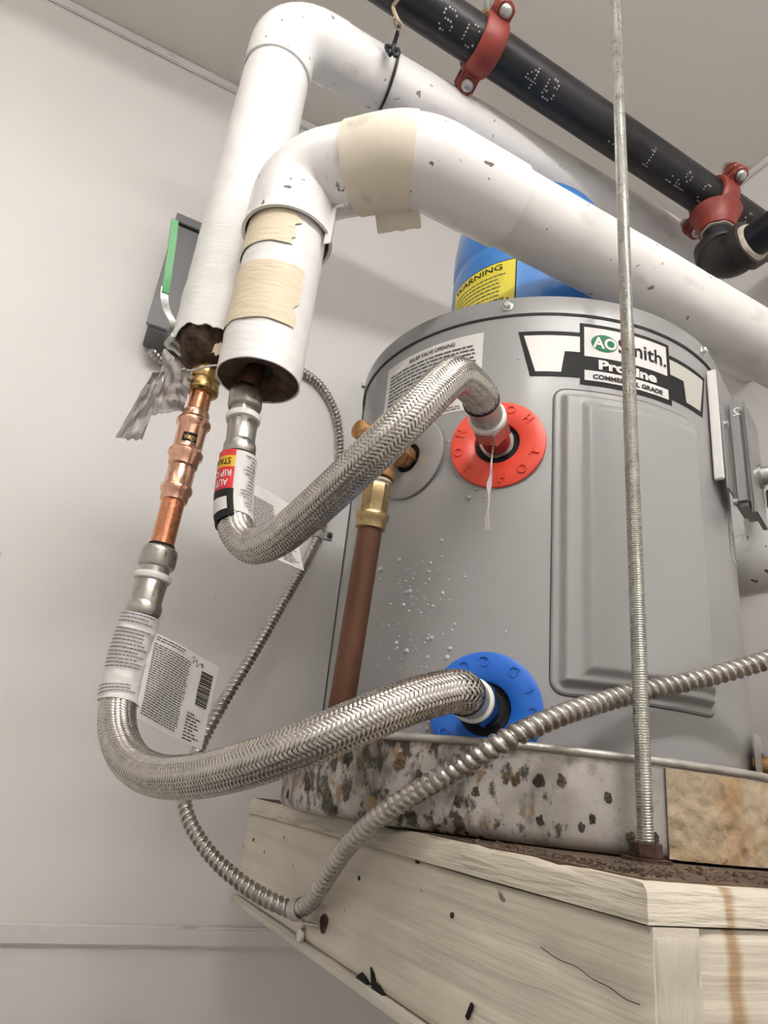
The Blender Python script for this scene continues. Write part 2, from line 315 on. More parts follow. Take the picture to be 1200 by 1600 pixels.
m_crust2 = mat('brown_crust', (.12, .08, .042), .85, var=.5, vs=120, bump=1.0, bs=260, bdist=.003, spots=[((.05, .04, .03), 90, .5, .65, (1, 1, 1), .8)])
m_strip = mat('white_edge_strip', (.62, .58, .50), .5, var=.07, vs=12, bump=.3, bs=60)
m_dark = mat('black_void', (.006, .005, .004), .95)
m_wire = mat('tan_wire', (.48, .38, .28), .5, var=.1)
m_tie = mat('black_wire', (.014, .015, .018), .4)
m_foam = mat('white_foam', (.78, .76, .73), .8, bump=.3, bs=200)
m_water = mat('water', (.80, .80, .80), .06, trans=.45, var=0, spec=.8)  # white base stands in for the bright highlights on the drops
m_lampb = mat('lamp_housing', (.75, .75, .73), .4)
m_lampd = mat('lamp_diffuser', (.9, .9, .88), .4, emit=((1, .975, .955), 1.0))
# ------------------------------------------------------------------ the setting
def struct(name, mb, m_, parent=None): return obj(name, mb, m_, parent, smooth=0, kind='structure')
struct('wall_back', bx(XL-.1, XR+.1, YW, YW+.1, ZF, ZC), m_wall)
struct('wall_right', bx(XR, XR+.1, YF-.1, YW, ZF, ZC), m_wall)
struct('wall_left', bx(XL-.1, XL, YF-.1, YW, ZF, ZC), m_wall)
struct('wall_front', bx(XL, XR, YF-.1, YF, ZF, ZC), m_wall)
struct('floor', bx(XL-.1, XR+.1, YF-.1, YW+.1, ZF-.1, ZF), m_floor)
struct('ceiling', bx(XL-.1, XR+.1, YF-.1, YW+.1, ZC, ZC+.1), m_ceil)
struct('trim_1', bx(XL, XR, YW-.006, YW, ZC-.022, ZC, .002), m_trim)
zt0, zt1 = onY(200, 1478, YW).z, onY(200, 1444, YW).z
struct('trim_2', bx(XL, XR, YW-.008, YW, zt0, zt1, .003), m_trim)
struct('trim_3', bx(XR-.005, XR, YF, YW-.006, ZC-.02, ZC, .002), m_trim)
# ------------------------------------------------------------------ ceiling light that lights the closet, and an added fill light
for LAMP in LAMPS:
    lx, lz = LAMP['lx'], LAMP['z']
    t = thing('strip_light', LAMP['label'], 'light', (LAMP['x'], LAMP['y'], ZC), 'strip lights under the ceiling')
    ml = m_lampd.copy(); ml.node_tree.nodes['Principled BSDF'].inputs['Emission Strength'].default_value = LAMP['power']
    obj('housing', box(MB(), (LAMP['x'], LAMP['y'], lz+.030), (lx+.05, .045, .028), None, .004), m_lampb, t)
    for q in (-.040, .040):
        a_ = V((LAMP['x']-lx/2, LAMP['y']+q, lz)); mb = MB(); lathe(mb, a_, a_+V((1, 0, 0)), [(0, .019), (lx, .019)], 20); obj('tube', mb, ml, t, 40)
    for q in (-1, 1):
        mb = MB(); box(mb, (LAMP['x']+q*(lx/2+.012), LAMP['y'], lz+.010), (.022, .125, .065), None, .004); obj('end_cap', mb, m_lampb, t, 0)
        mb = MB(); a_ = V((LAMP['x']+q*.42, LAMP['y'], lz+.044)); lathe(mb, a_, a_+V((0, 0, 1)), [(0, .005), (ZC-lz-.044, .005)], 10); obj('stem', mb, m_lampb, t, 0)
# ------------------------------------------------------------------ platform
ZP = -.0275; XF = .284; YN = .2745; YE = .955; XE = XR-.004
zply = ZP-.019; zb = -.141; zs = zb-.008
t = thing('wooden_platform', 'cream painted wooden platform carrying the grey water heater', 'platform', (.68, .6, zs))
def jag_slab(x0, x1, y0, y1, z0, z1, amp, step=.012):
    """slab whose near (y0) and left (x0) edges are chipped"""
    mb = MB(); ring = []
    def j(p): return amp*(mnoise.noise(V((p[0]*90, p[1]*90, 3.1)))+.6*mnoise.noise(V((p[0]*260, p[1]*260, 1.7))))
    n = int((y1-y0)/step); ring += [(x0, y1-(y1-y0)*i/n, 1) for i in range(n)]
    n = int((x1-x0)/step); ring += [(x0+(x1-x0)*i/n, y0, 2) for i in range(n)]
    ring += [(x1, y0, 0), (x1, y1, 0)]
    vs = []; N = len(ring)
    for lv, (z, ins) in enumerate(((z0, 0), (z1-.004, 0), (z1, .0025))):
        for (x, y, e) in ring:
            d = j((x, y)) if lv else 0
            dz = (-abs(j((y*2, x*2)))*1.2 if lv == 2 else 0)
            gap = .006*math.exp(-((x-.375)/.004)**2) if (e == 2 and lv) else 0
            vs.append((x+((ins+abs(d)*.5) if e == 1 else 0), y+((ins+abs(d)*.5+gap) if e == 2 else 0), z+dz))
    fs = [tuple(range(N))[::-1], tuple(range(2*N, 3*N))]
    for l in (0, 1):
        for i in range(N): k = (i+1) % N; fs.append((l*N+i, l*N+k, (l+1)*N+k, (l+1)*N+i))
    return mb.add(vs, fs)
obj('plywood_top', jag_slab(XF, XE, YN, YE, zply+.0008, ZP, .0022), m_ply, t, 50)
obj('grime_layer', bx(XF+.008, XE, YN+.010, YE, ZP-.003, ZP+.0006), m_plytop, t, 0)
jw = .033
# side joist: a wide board with knots, a split at its lower edge and a slightly wavy face
def board(x0, x1, y0, y1, z0, z1, axis, amp=.0008, bev=.002, knots=()):
    mb = MB(); nu, nv = 110, 26; fs = []; vs = []
    for i in range(nu+1):
        for k in range(nv+1):
            u, v = i/nu, k/nv; z = z0+(z1-z0)*v
            if axis == 'y': p = V((x0, y0+(y1-y0)*u, z))
            else: p = V((x0+(x1-x0)*u, y0, z))
            q = (p.y if axis == 'y' else p.x)
            h = amp*mnoise.noise(V((q*6, z*90, 5)))
            for (ku, kz, kr, kd) in knots:
                e = math.hypot((q-ku)/(kr*1.8), (z-kz)/kr); h -= kd*math.exp(-e*e)
            e = min(v*(z1-z0), (1-v)*(z1-z0), u*abs((y1-y0) if axis == 'y' else (x1-x0)), 1.0); h -= bev*max(0, 1-e/bev)
            if axis == 'y': p.x -= h
            else: p.y -= h
            vs.append(p)
    for i in range(nu):
        for k in range(nv): a = i*(nv+1)+k; fs.append((a, a+nv+1, a+nv+2, a+1))
    mb.add(vs, fs)
    # back and rims
    n0 = len(mb.v); off = V((x1-x0, 0, 0)) if axis == 'y' else V((0, y1-y0, 0)); bd = [k for k in range(nv+1)]+[i*(nv+1)+nv for i in range(1, nu+1)]+[nu*(nv+1)+k for k in range(nv-1, -1, -1)]+[i*(nv+1) for i in range(nu-1, 0, -1)]
    for b_ in bd:
        p = mb.v[b_].copy()
        if axis == 'y': p.x = x1
        else: p.y = y1
        mb.v.append(p)
    n = len(bd)
    for i in range(n): k = (i+1) % n; mb.f.append((bd[i], bd[k], n0+k, n0+i))
    mb.f.append(tuple(n0+i for i in range(n))[::-1]); return mb
kn = []
for (px, py, r, d) in ((857, 1497, .006, .0016), (768, 1468, .004, .0014), (520, 1440, .005, .001), (930, 1550, .006, .0018)):
    w = onX(px, py, XF); kn.append((w.y, w.z, r, d))
sj = obj('side_joist', board(XF+.001, XF+.001+jw, YN+.0005, YE, zb+.0012, zply, 'y', knots=kn), m_wood, t, 40)
obj('end_grain', board(XF+.003, XF+jw-.0015, YN-.0004, YN+.004, zb+.002, zply-.0012, 'x', amp=.0012), m_grain, sj, 40)
obj('front_board', board(XF+jw+.0035, XE, YN+.0008, YN+.035, zb+.0012, zply-.0006, 'x'), m_woodf, t, 40)
obj('back_board', bx(XF+jw+.002, XE, YE-.036, YE, zb+.001, zply, .001), m_woodf, t, 0)
obj('bottom_panel', bx(XF-.0035, XE, YN-.003, YE+.004, zs, zb, .0015), m_strip, t, 0)
# rust streak running down the front board under the gap in the plywood
fs0 = onY(1146, 1450, YN)
def stain_band(m_, x0, w, col, amt):
    nt = m_.node_tree; N = nt.nodes; L = nt.links; b = N['Principled BSDF']; src = b.inputs['Base Color'].links[0].from_socket
    tc = N.new('ShaderNodeTexCoord'); sx = N.new('ShaderNodeSeparateXYZ'); L.new(tc.outputs['Object'], sx.inputs[0])
    nz = N.new('ShaderNodeTexNoise'); nz.inputs['Scale'].default_value = 60; nz.inputs['Detail'].default_value = 5; L.new(tc.outputs['Object'], nz.inputs['Vector'])
    def mth(op, a, c=None):
        q = N.new('ShaderNodeMath'); q.operation = op
        for k, v in enumerate((a, c)):
            if v is None: continue
            if isinstance(v, (int, float)): q.inputs[k].default_value = v
            else: L.new(v, q.inputs[k])
        return q.outputs[0]
    off = mth('MULTIPLY', mth('SUBTRACT', nz.outputs[0], .5), w*1.2)
    d = mth('ABSOLUTE', mth('ADD', mth('SUBTRACT', sx.outputs[0], x0), off))
    mr = N.new('ShaderNodeMapRange'); mr.interpolation_type = 'SMOOTHSTEP'; L.new(d, mr.inputs[0]); mr.inputs[1].default_value = w*.25; mr.inputs[2].default_value = w*1.1; mr.inputs[3].default_value = amt; mr.inputs[4].default_value = 0
    k = N.new('ShaderNodeMix'); k.data_type = 'RGBA'; L.new(mr.outputs[0], k.inputs[0]); L.new(src, k.inputs[6]); k.inputs[7].default_value = (*col, 1); L.new(k.outputs[2], b.inputs['Base Color'])
stain_band(m_woodf, fs0.x-.68, .0075, (.36, .21, .08), .85)
stain_band(m_ply, fs0.x-.68-.001, .0060, (.33, .19, .075), .75)
# splits at the lower edge of the joist
for poly in (((553, 1531), (559, 1523), (565, 1519), (570, 1526), (573, 1539), (565, 1541)), ((578, 1511), (583, 1520), (586, 1534), (592, 1540), (597, 1556), (584, 1552), (580, 1543))):
    mb = MB(); pts = [onX(x, y, XF-.0002) for x, y in poly]; n = len(pts)
    mb.add(pts+[p+V((.004, 0, 0)) for p in pts], [tuple(range(n)), tuple(range(n, 2*n))[::-1]]+[(i, (i+1) % n, n+(i+1) % n, n+i) for i in range(n)])
    obj('split', mb, m_dark, sj, 0)
# nails, cracks along the joist face
def crack(pts, r=.0005, X=XF-.0002):
    mb = MB(); p = catmull([onX(x, y, X) for x, y in pts], 8); sweep(mb, Path(p, step=.004), r, n=6, ds=.004); return mb
obj('crack', crack([(845, 1480), (872, 1499), (900, 1510), (926, 1530), (950, 1541), (975, 1560), (1000, 1570)], .00025), m_rust, sj, 0)
obj('crack', crack([(705, 1484), (760, 1512), (815, 1535), (860, 1548)], .0003), m_grain, sj, 0)
obj('crack', crack([(393, 1270), (560, 1316), (735, 1368), (880, 1408), (1010, 1445)], .0006, XF+.0006), m_dark, sj, 0)
for (px, py) in ((395, 1312), (560, 1372), (705, 1430), (650, 1345)):
    w = onX(px, py, XF); lathe(mb := MB(), w+V((.002, 0, 0)), w-V((.001, 0, 0)), [(0, .0019), (.0018, .0019), (.0021, .0008)], 10); obj('nail_head', mb, m_rust, sj, 30)
w = onX(735, 1580, XF); obj('staple', box(MB(), w-V((.0006, 0, 0)), (.0014, .0026, .010), M.Rotation(.55, 3, 'X')), m_dark, sj, 0)
# debris along the front of the platform top
gr = MB(); rr = random.Random(3)
for i in range(700):
    if rr.random() < .6: p = V((rr.uniform(XF+.012, .60), rr.uniform(YN+.014, YN+.10), ZP+.0007))
    else: p = V((rr.uniform(XF+.010, XF+.05), rr.uniform(.30, .52), ZP+.0007))
    if math.hypot(p.x-HX, p.y-HY) < .27: continue
    s = rr.uniform(.0004, .0013)*(2.5 if rr.random() < .06 else 1)
    box(gr, p+V((0, 0, s*.3)), (s*rr.uniform(.8, 2), s, s*.7), M.Rotation(rr.random()*6, 3, 'Z'))
tag(obj('wood_debris', gr, m_plytop, None, 0, 'stuff'), 'rusty crumbs and splinters scattered along the platform top', 'debris')
# ------------------------------------------------------------------ drain pan
PR = .265; zpb = ZP+.0009; zpr = .0425
t = thing('drain_pan', 'corroded round metal drain pan under the water heater', 'pan', (HX, HY, zpb))
mb = MB()
def pdent(a, z): return 1+.004*mnoise.noise(V((math.cos(a)*5, math.sin(a)*5, z*14)))+.0016*mnoise.noise(V((math.cos(a)*26, math.sin(a)*26, z*90)))
prof = [(0, .02), (0, PR-.010), (.0015, PR-.0035), (.005, PR-.0006), (.010, PR)]+[(.010+(zpr-zpb-.010)*i/14, PR) for i in range(1, 15)]
prof += [(zpr-zpb, PR-.0012), (.006, PR-.0014), (.0016, PR-.012), (.0012, .02)]
lathe(mb, V((HX, HY, zpb)), V((HX, HY, 1)), prof, 220, nf=lambda z, a: pdent(a, z) if z > .004 else 1)
obj('pan_wall', mb, m_pan, t, 40)
mb = MB(); rim = [V((HX+(PR+.0005)*math.cos(2*PI*i/200), HY+(PR+.0005)*math.sin(2*PI*i/200), zpr+.0005+.0006*mnoise.noise(V((i*.09, 0, 0))))) for i in range(201)]
sweep(mb, Path(rim, step=.008), lambda d, a: .0034*(1+.12*mnoise.noise(V((d*130, a, 0)))), n=12, ds=.004)
obj('rolled_rim', mb, m_panr, t, 50)
th0 = cyl(1040, 1260, PR)[0]
mb = MB()
def patch(u, v):
    a = th0+u*75; z = zpb+.002+v*(zpr-zpb-.006); k = .0022*(mnoise.noise(V((a*.5, z*120, 0)))+.5*mnoise.noise(V((a*1.4, z*300, 4)))); e = min(u*75*4, 1)
    return HP(a, z, PR+.0018+e*(.0016+k)*(1-.6*v))
sheet(mb, patch, 120, 26, .0012); obj('stained_patch', mb, m_resin, t, 60, label='brown resin-like stain on a patch of the pan')
# corrosion crusts
for (px, py, s) in ((690, 1212, .006), (715, 1252, .008), (743, 1237, .007), (790, 1216, .007), (806, 1218, .008), (842, 1220, .009), (878, 1220, .008), (950, 1246, .007), (908, 1293, .006), (925, 1280, .006), (545, 1185, .012), (565, 1190, .011), (625, 1190, .012), (510, 1240, .011), (480, 1225, .010), (450, 1240, .008), (985, 1310, .008), (1022, 1310, .008), (520, 1265, .009), (843, 1282, .006)):
    a, z = cyl(px, py, PR); rs = random.Random(px)
    mb = MB()
    def crust(u, v, a=a, z=z, s=s, sd=px):
        q = 2*PI*u; r = v*s*.62*(.95+.5*mnoise.noise(V((math.cos(q)*1.2, math.sin(q)*1.2, sd)))+.25*mnoise.noise(V((math.cos(q)*3, math.sin(q)*3, sd))))
        h = .0010*(1-v*v)*(.2+1.2*abs(mnoise.noise(V((u*9, v*6, sd)))))
        return HP(a+math.degrees(r*math.cos(q)/PR)*.75, z+r*math.sin(q), PR+.0006+h)
    vs = [crust(i/30, j/4) for j in range(5) for i in range(30)]
    fs = [(j*30+i, j*30+(i+1) % 30, (j+1)*30+(i+1) % 30, (j+1)*30+i) for j in range(4) for i in range(30)]
    mb.add(vs, fs); obj('corrosion_crust', mb, rs.choice((m_crust1, m_crust2)), t, 60)
# ------------------------------------------------------------------ water heater
ZH0, ZSEAM, ZTOP = zpb+.0015, .482, .5065
H = thing('water_heater', 'large grey cylindrical electric water heater standing in the drain pan', 'water heater', (HX, HY, ZH0))
def fH(s, z, l=0.0): return HP(math.degrees(s/HR), z, HR+l)
ax0, ax1 = V((HX, HY, 0)), V((HX, HY, 1))
obj('shell', lathe(MB(), ax0, ax1, [(ZH0, HR-.004), (ZH0+.002, HR)]+[(ZH0+.002+(ZSEAM-ZH0)*i/12, HR) for i in range(1, 12)]+[(ZSEAM+.004, HR)], 256), m_grey, H)
obj('seam_ring', lathe(MB(), ax0, ax1, [(ZSEAM, HR-.002), (ZSEAM, HR+.0011), (ZSEAM+.0015, HR+.0011), (ZSEAM+.0015, HR-.002)], 256), m_seam, H)
cap = obj('top_cap', lathe(MB(), ax0, ax1, [(ZSEAM+.0015, HR+.0005), (ZSEAM+.0018, HR+.0022), (ZTOP-.003, HR+.0022), (ZTOP-.0008, HR+.0014), (ZTOP, HR-.0005), (ZTOP, HR-.006), (ZTOP-.004, HR-.008), (ZTOP-.004, .01)], 256), m_cap, H)
def screw(p, n, par, s=1.0, m_=None):
    mb = MB(); lathe(mb, p, p+n, [(0, .0058*s), (.0008*s, .0058*s), (.0012*s, .0050*s)], 20); obj('washer', mb, m_ or m_zinc, par, 30)
    mb = MB(); lathe(mb, p+n*.001*s, p+n, [(0, .0040*s), (.0038*s, .0040*s), (.0044*s, .0033*s)], 6, up=(0, 0, 1)); obj('hex_screw', mb, m_ or m_zinc, par, 20)
for th in (-44.4, 15.0, -106.5, 70): screw(HP(th, .4945, HR+.0022), HN(th), cap, 1.0)
# vertical jacket seam on the far left side
mb = MB(); sheet(mb, lambda u, v: HP(-106+u*.5, .03+v*.45, HR+.0008), 1, 20, .0012); obj('jacket_seam', mb, m_seam, H)
# pressed access panel
pa0, pa1, pz0, pz1 = -32.3, 8.4, .0895, .3905
def sdf(x, y, hw, hh, r):
    qx, qy = abs(x)-hw+r, abs(y)-hh+r; return -(math.hypot(max(qx, 0), max(qy, 0))+min(max(qx, qy), 0)-r)
mb = MB(); nu, nv = 150, 230; ac = math.radians((pa0+pa1)/2)*HR; hw = math.radians(pa1-pa0)/2*HR; hh = (pz1-pz0)/2; vs = []; fs = []
for i in range(nu+1):
    for j in range(nv+1):
        x = -hw*1.01+2*hw*1.01*i/nu; y = -hh*1.01+2*hh*1.01*j/nv; d = sdf(x, y, hw, hh, .012)
        h = -.0006+.0028*sst(-.0004, .0014, d)+.0065*sst(.006, .013, d)+.0045*sst(0, .009, min(x+hw-.024, hw-.009-x, hh-.017-y, y+hh-.016))
        vs.append(fH(ac+x, (pz0+pz1)/2+y, h))
for i in range(nu):
    for j in range(nv): a = i*(nv+1)+j; fs.append((a, a+nv+1, a+nv+2, a+1))
mb.add(vs, fs); obj('access_panel', mb, m_grey, H, 80)
mb = MB(); ol = []
for k in range(4):
    cx_, cy_ = (hw-.012)*(1, -1, -1, 1)[k], (hh-.012)*(1, 1, -1, -1)[k]
    for q in range(9): a = PI/2*(k+q/8); ol.append((cx_+.0125*math.cos(a), cy_+.0125*math.sin(a)))
ol.append(ol[0]); dense = []
for a, b in zip(ol, ol[1:]):
    for q in range(12): dense.append((a[0]+(b[0]-a[0])*q/12, a[1]+(b[1]-a[1])*q/12))
dense.append(dense[0])
sweep(mb, Path([fH(ac+x, (pz0+pz1)/2+y, .0002) for x, y in dense], step=.004), .0005, n=6, ds=.004); obj('panel_gap', mb, m_seam, H, 0)
# brand label: black frame, white panels, two wings, lettering
lb = obj('brand_label', MB(), m_black, H)
def S(px, py): a, z = cyl(px, py); return math.radians(a)*HR, z
def poly_h(mb, pts, lift, n=14):
    """convex quad a b c d in (s, z), finely divided along s and laid on the shell"""
    a, b, c, d = pts; vs = []; fs = []
    for i in range(n+1):
        u = i/n; p = (a[0]+(b[0]-a[0])*u, a[1]+(b[1]-a[1])*u); q = (d[0]+(c[0]-d[0])*u, d[1]+(c[1]-d[1])*u); vs += [fH(*p, lift), fH(*q, lift)]
    for i in range(n): fs.append((2*i, 2*i+2, 2*i+3, 2*i+1))
    return mb.add(vs, fs)
g = math.radians(1)*HR
LX0, LX1 = -25.9*g, .0*g; LZ0, LZ1 = .398, .4735
me_old = lb.data; mb = MB()
poly_h(mb, [(LX0, LZ0), (LX1, LZ0), (LX1, LZ1), (LX0, LZ1)], .0005)
WZ0, WZ1 = .4055, .4612
poly_h(mb, [(-38.2*g, WZ0), (LX0+.001, WZ0), (LX0+.001, WZ1), (-41.5*g, WZ1)], .0004)
poly_h(mb, [(LX1-.001, WZ0), (13.0*g, WZ0), (16.0*g, WZ1), (LX1-.001, WZ1)], .0004)
bpy.data.objects.remove(lb); lb = obj('brand_label', mb, m_black, H, 0)
mb = MB(); iz0, iz1, nz_ = WZ0+.0055, WZ1-.0055, .4365
poly_h(mb, [(-38.67*g, nz_), (-29.7*g, nz_), (-29.7*g, iz1), (-40.0*g+.000, iz1)], .0007); poly_h(mb, [(-30.2*g, nz_), (LX0, nz_), (LX0, iz1), (-29.7*g, iz1)], .0007)
poly_h(mb, [(-36.9*g, iz0), (-30.6*g, iz0), (-29.7*g, nz_), (-38.67*g, nz_)], .0007); obj('wing_panel', mb, m_labsil, lb, 0)
mb = MB(); poly_h(mb, [(5*g, nz_), (13.5*g, nz_), (14.7*g, iz1), (4*g, iz1)], .0007); poly_h(mb, [(LX1, nz_), (5.1*g, nz_), (5.1*g, iz1), (LX1, iz1)], .0007)
poly_h(mb, [(5.6*g, iz0), (11.9*g, iz0), (13.5*g, nz_), (5*g, nz_)], .0007); obj('wing_panel', mb, m_labbei, lb, 0)
ix0, ix1 = LX0+.0045, LX1-.0045
mb = MB(); poly_h(mb, [(ix0, .4325), (ix1, .4325), (ix1, LZ1-.0045), (ix0, LZ1-.0045)], .0008); poly_h(mb, [(ix0, LZ0+.0055), (ix1, LZ0+.0055), (ix1, .4155), (ix0, .4155)], .0008); obj('white_panel', mb, m_lab, lb, 0)
ec, ez = S(944, 538); mb = MB(); n = 40; mb.add([fH(ec, ez, .0011)]+[fH(ec+.0142*math.cos(2*PI*i/n), ez+.0106*math.sin(2*PI*i/n), .0011) for i in range(n)], [(0, 1+i, 1+(i+1) % n) for i in range(n)]); obj('logo_disc', mb, m_green, lb, 0)
mb = MB(); lettering(mb, 'AO', lambda x, y, l: fH(x, y, .0014), ec-.0128, ez-.0062, .0262, .0185, .03); obj('logo_letters', mb, m_lab, lb, 0)
mb = MB(); lettering(mb, 'Smith.', lambda x, y, l: fH(x, y, .0014), ec+.0150, ez-.0078, ix1-.0015-(ec+.0150), .0245, .012); obj('brand_lettering', mb, m_black, lb, 0)
mb = MB(); lettering(mb, 'COMMERCIAL GRADE', lambda x, y, l: fH(x, y, .0014), ix0+.0085, .4062, ix1-ix0-.017, .0072, .03); obj('grade_lettering', mb, m_black, lb, 0)
mb = MB(); lettering(mb, 'ProLine', lambda x, y, l: fH(x, y, .0014), ix0+.0145, .4185, ix1-ix0-.030, .0150, .045); obj('white_lettering', mb, m_lab, lb, 0)
# relief valve instruction label
rx0, rx1, rz0, rz1 = -84.5*g, -50.6*g, .372, .4665
mb = MB(); poly_h(mb, [(rx0, rz0), (rx1, rz0), (rx1, rz1), (rx0, rz1)], .0004, 24); rl = obj('instruction_label', mb, m_lab, H, 0)
fl = lambda x, y, l=0: fH(rx0+x*(rx1-rx0), rz0+y*(rz1-rz0), .0007)
mb = MB(); lettering(mb, 'RELIEF VALVE OPENING', fl, .30, .895, .46, .075, .02); obj('heading', mb, m_black, rl, 0)
obj('fine_print', rects(MB(), fl, words(.06, .95, .30, .875, 11, (.025, .085), .5, .06, random.Random(5))+words(.55, .93, .03, .09, 2, (.025, .06), .5, .3, random.Random(6))), m_ink, rl, 0, 'stuff')
# plastic escutcheon rings
def escutcheon(name, th, z, ro, ri, m_, word=None, start=0, step=30, groups=3, lift=.0):
    c = HP(th, z, HR+lift); n = HN(th); tt = HT(th); mb = MB()
    prof = [(.0004, ri), (.0036, ri), (.0044, ri+.0008), (.0030, ro-.003), (.0020, ro-.0004), (.0006, ro), (.0002, ro-.001), (.0004, ri)]
    lathe(mb, c, c+n, prof, 96, up=(0, 0, 1), cap=False); o = obj(name, mb, m_, H, 50)
    if word:
        hz = .0104
        for gidx in range(groups):
            for k, ch in enumerate(word):
                a = math.radians(start+gidx*360/groups+k*step); v, f, w = text2d(ch, .01); rm = ri+.0055
                er = V((math.cos(a), math.sin(a))); up = -er; rt = V((-er.y, er.x))
                def fn(x, y, l, er=er, up=up, rt=rt, w=w):
                    q = er*(ro-.0042)+up*(y)+rt*(x)
                    return c+tt*q.x+V((0, 0, 1))*q.y+n*(.0034+l)
                mb = MB(); lettering(mb, ch, fn, -w*hz*.62, 0, w*hz*1.25, hz*1.25, .015, .0011); obj('raised_letter', mb, m_, o, 0)
    mb = MB(); lathe(mb, c-n*.002, c+n, [(0, ri+.001), (.0022, ri+.001), (.0020, ri*.5)], 40); obj('foam_hole', mb, m_hole, o, 0)
    return o
TH, ZHOT, ZCOLD = -45.5, .3275, .0725
escutcheon('hot_ring', TH, ZHOT, .0477, .0222, m_red, 'HOT', -80, 31)
escutcheon('cold_ring', TH, ZCOLD, .0490, .0225, m_blue, 'COLD', -28, 27.5)
escutcheon('relief_ring', -70.3, .3283, .0462, .0165, m_grey)
escutcheon('drain_ring', 30.5, .058, .030, .0125, m_grey, lift=.004)
def nipple(z, m_, mb2):
    c = HP(TH, z); n = HN(TH); mb = MB(); lathe(mb, c, c+n, [(0, .0140), (.012, .0140), (.013, .0132), (.022, .0130), (.023, .0122), (.0285, .0122)], 32); o = obj('nipple', mb, m_, H, 40)
    mb = MB(); lathe(mb, c, c+n, [(.0035, .0138), (.0035, .0165), (.0048, .0171), (.0058, .0163), (.0058, .0138)], 32, nf=lambda t_, a: 1+.02*math.sin(a*5)); obj('sealant_bead', mb, mb2, o, 40)
nipple(ZHOT, m_rednip, m_nick); nipple(ZCOLD, m_blunip, m_hole)
mb = MB(); c = HP(30.5, .058); n = HN(30.5); lathe(mb, c, c+n, [(0, .0098), (.06, .0098), (.061, .0085)], 28); obj('drain_nipple', mb, m_bronze, H, 40)
# electrical cover on the right side
th = 26.0; c0 = HP(th, 0); n = HN(th); tt = HT(th); Rj = M((tt, n, V((0, 0, 1)))).transposed()
def jb(x0, x1, n0, n1, z0, z1, bev=.001, tilt=0): return box(MB(), c0+tt*(x0+x1)/2+n*(n0+n1)/2+V((0, 0, (z0+z1)/2)), (x1-x0, n1-n0, z1-z0), Rj @ M.Rotation(tilt, 3, 'Y'), bev)
ec_ = obj('cover_plate', jb(-.037, .050, .0085, .0105, .326, .472, .0008), m_grey, H, 30)
obj('foam_gasket', jb(-.042, -.0370, -.001, .0085, .334, .472, .001, .045), m_foam, ec_, 0)
jbx = obj('junction_box', jb(-.020, .036, .0105, .0290, .312, .442, .005), m_cap, ec_, 40)
obj('box_lid', jb(-.022, .038, .0270, .0320, .300, .430, .003), m_cap, jbx, 40)
mb = MB(); lettering(mb, '2', lambda x, y, l: c0-tt*.0205+n*(.026-x)+V((0, 0, y)), 0, .418, .008, .014, .01); obj('stamped_number', mb, m_lab, jbx, 0)
for (x, z) in ((-.030, .405), (-.018, .318)): screw(c0+tt*x+n*.0105+V((0, 0, z)), n, ec_, .8)
rt0 = HP(26.5, .31, HR)
mb = MB(); poly_h(mb, [(26.0*g, .262), (35.5*g, .262), (35.5*g, .305), (26.0*g, .305)], .0005); rlb = obj('rating_label', mb, m_lab, H, 0)
obj('fine_print', rects(MB(), lambda x, y, l: fH((26+x*9.5)*g, .262+y*.043, .0008), words(.08, .92, .1, .92, 6, (.08, .22), .35, .2, random.Random(9))), m_ink, rlb, 0, 'stuff')
# metal conduit connector on the junction box
cc = c0+tt*.018+n*.032+V((0, 0, .358))
t = thing('conduit_connector', 'grey die-cast angled conduit connector on the junction box lid', 'connector', cc)
mb = MB(); lathe(mb, cc, cc+n, [(0, .0135), (.003, .0135), (.003, .0105), (.019, .0105), (.019, .0128), (.024, .0128)], 28); obj('threaded_collar', mb, m_zdull, t, 30)
mb = MB(); e0 = cc+n*.032; box(mb, e0+V((0, 0, -.006)), (.026, .020, .036), Rj, .004); lathe(mb, e0+V((0, 0, -.018)), e0+V((0, 0, -1)), [(0, .012), (.018, .0125), (.020, .011)], 24); obj('elbow_body', mb, m_zdull, t, 30)
mb = MB(); lathe(mb, e0-tt*.022-V((0, 0, .012)), e0-V((0, 0, .012)), [(0, .0032), (.003, .0032), (.003, .0022), (.016, .0022)], 12); obj('clamp_screw', mb, m_zinc, t, 30)
# water droplets
mb = MB(); rr = random.Random(11); spots_ = []
for i in range(150): spots_.append((rr.gauss(650, 34), rr.uniform(870, 1145), abs(rr.gauss(0, .0008))+.0005))
for p in ((700, 690, .0018), (733, 778, .0026), (745, 765, .0018), (757, 777, .0016), (771, 765, .0015), (690, 845, .0022), (765, 1030, .0030), (698, 1028, .0026), (640, 925, .0026), (676, 948, .002), (635, 1018, .0028), (790, 487+500, .0012), (690, 870, .0016), (672, 880, .0018), (810, 560, .0015)): spots_.append(p)
for (px, py, r) in spots_:
    a, z = cyl(px, py); c = HP(a, z, HR-.0002); n = HN(a); lathe(mb, c, c+n, [(0, r), (r*.25, r*.97), (r*.5, r*.8), (r*.68, r*.45), (r*.74, .0001)], 10, up=(0, 0, 1), nf=lambda t_, q: 1+.15*math.cos(q))
tag(obj('water_droplets', mb, m_water, None, 60, 'stuff'), 'clear water droplets beaded on the grey heater shell', 'droplets')
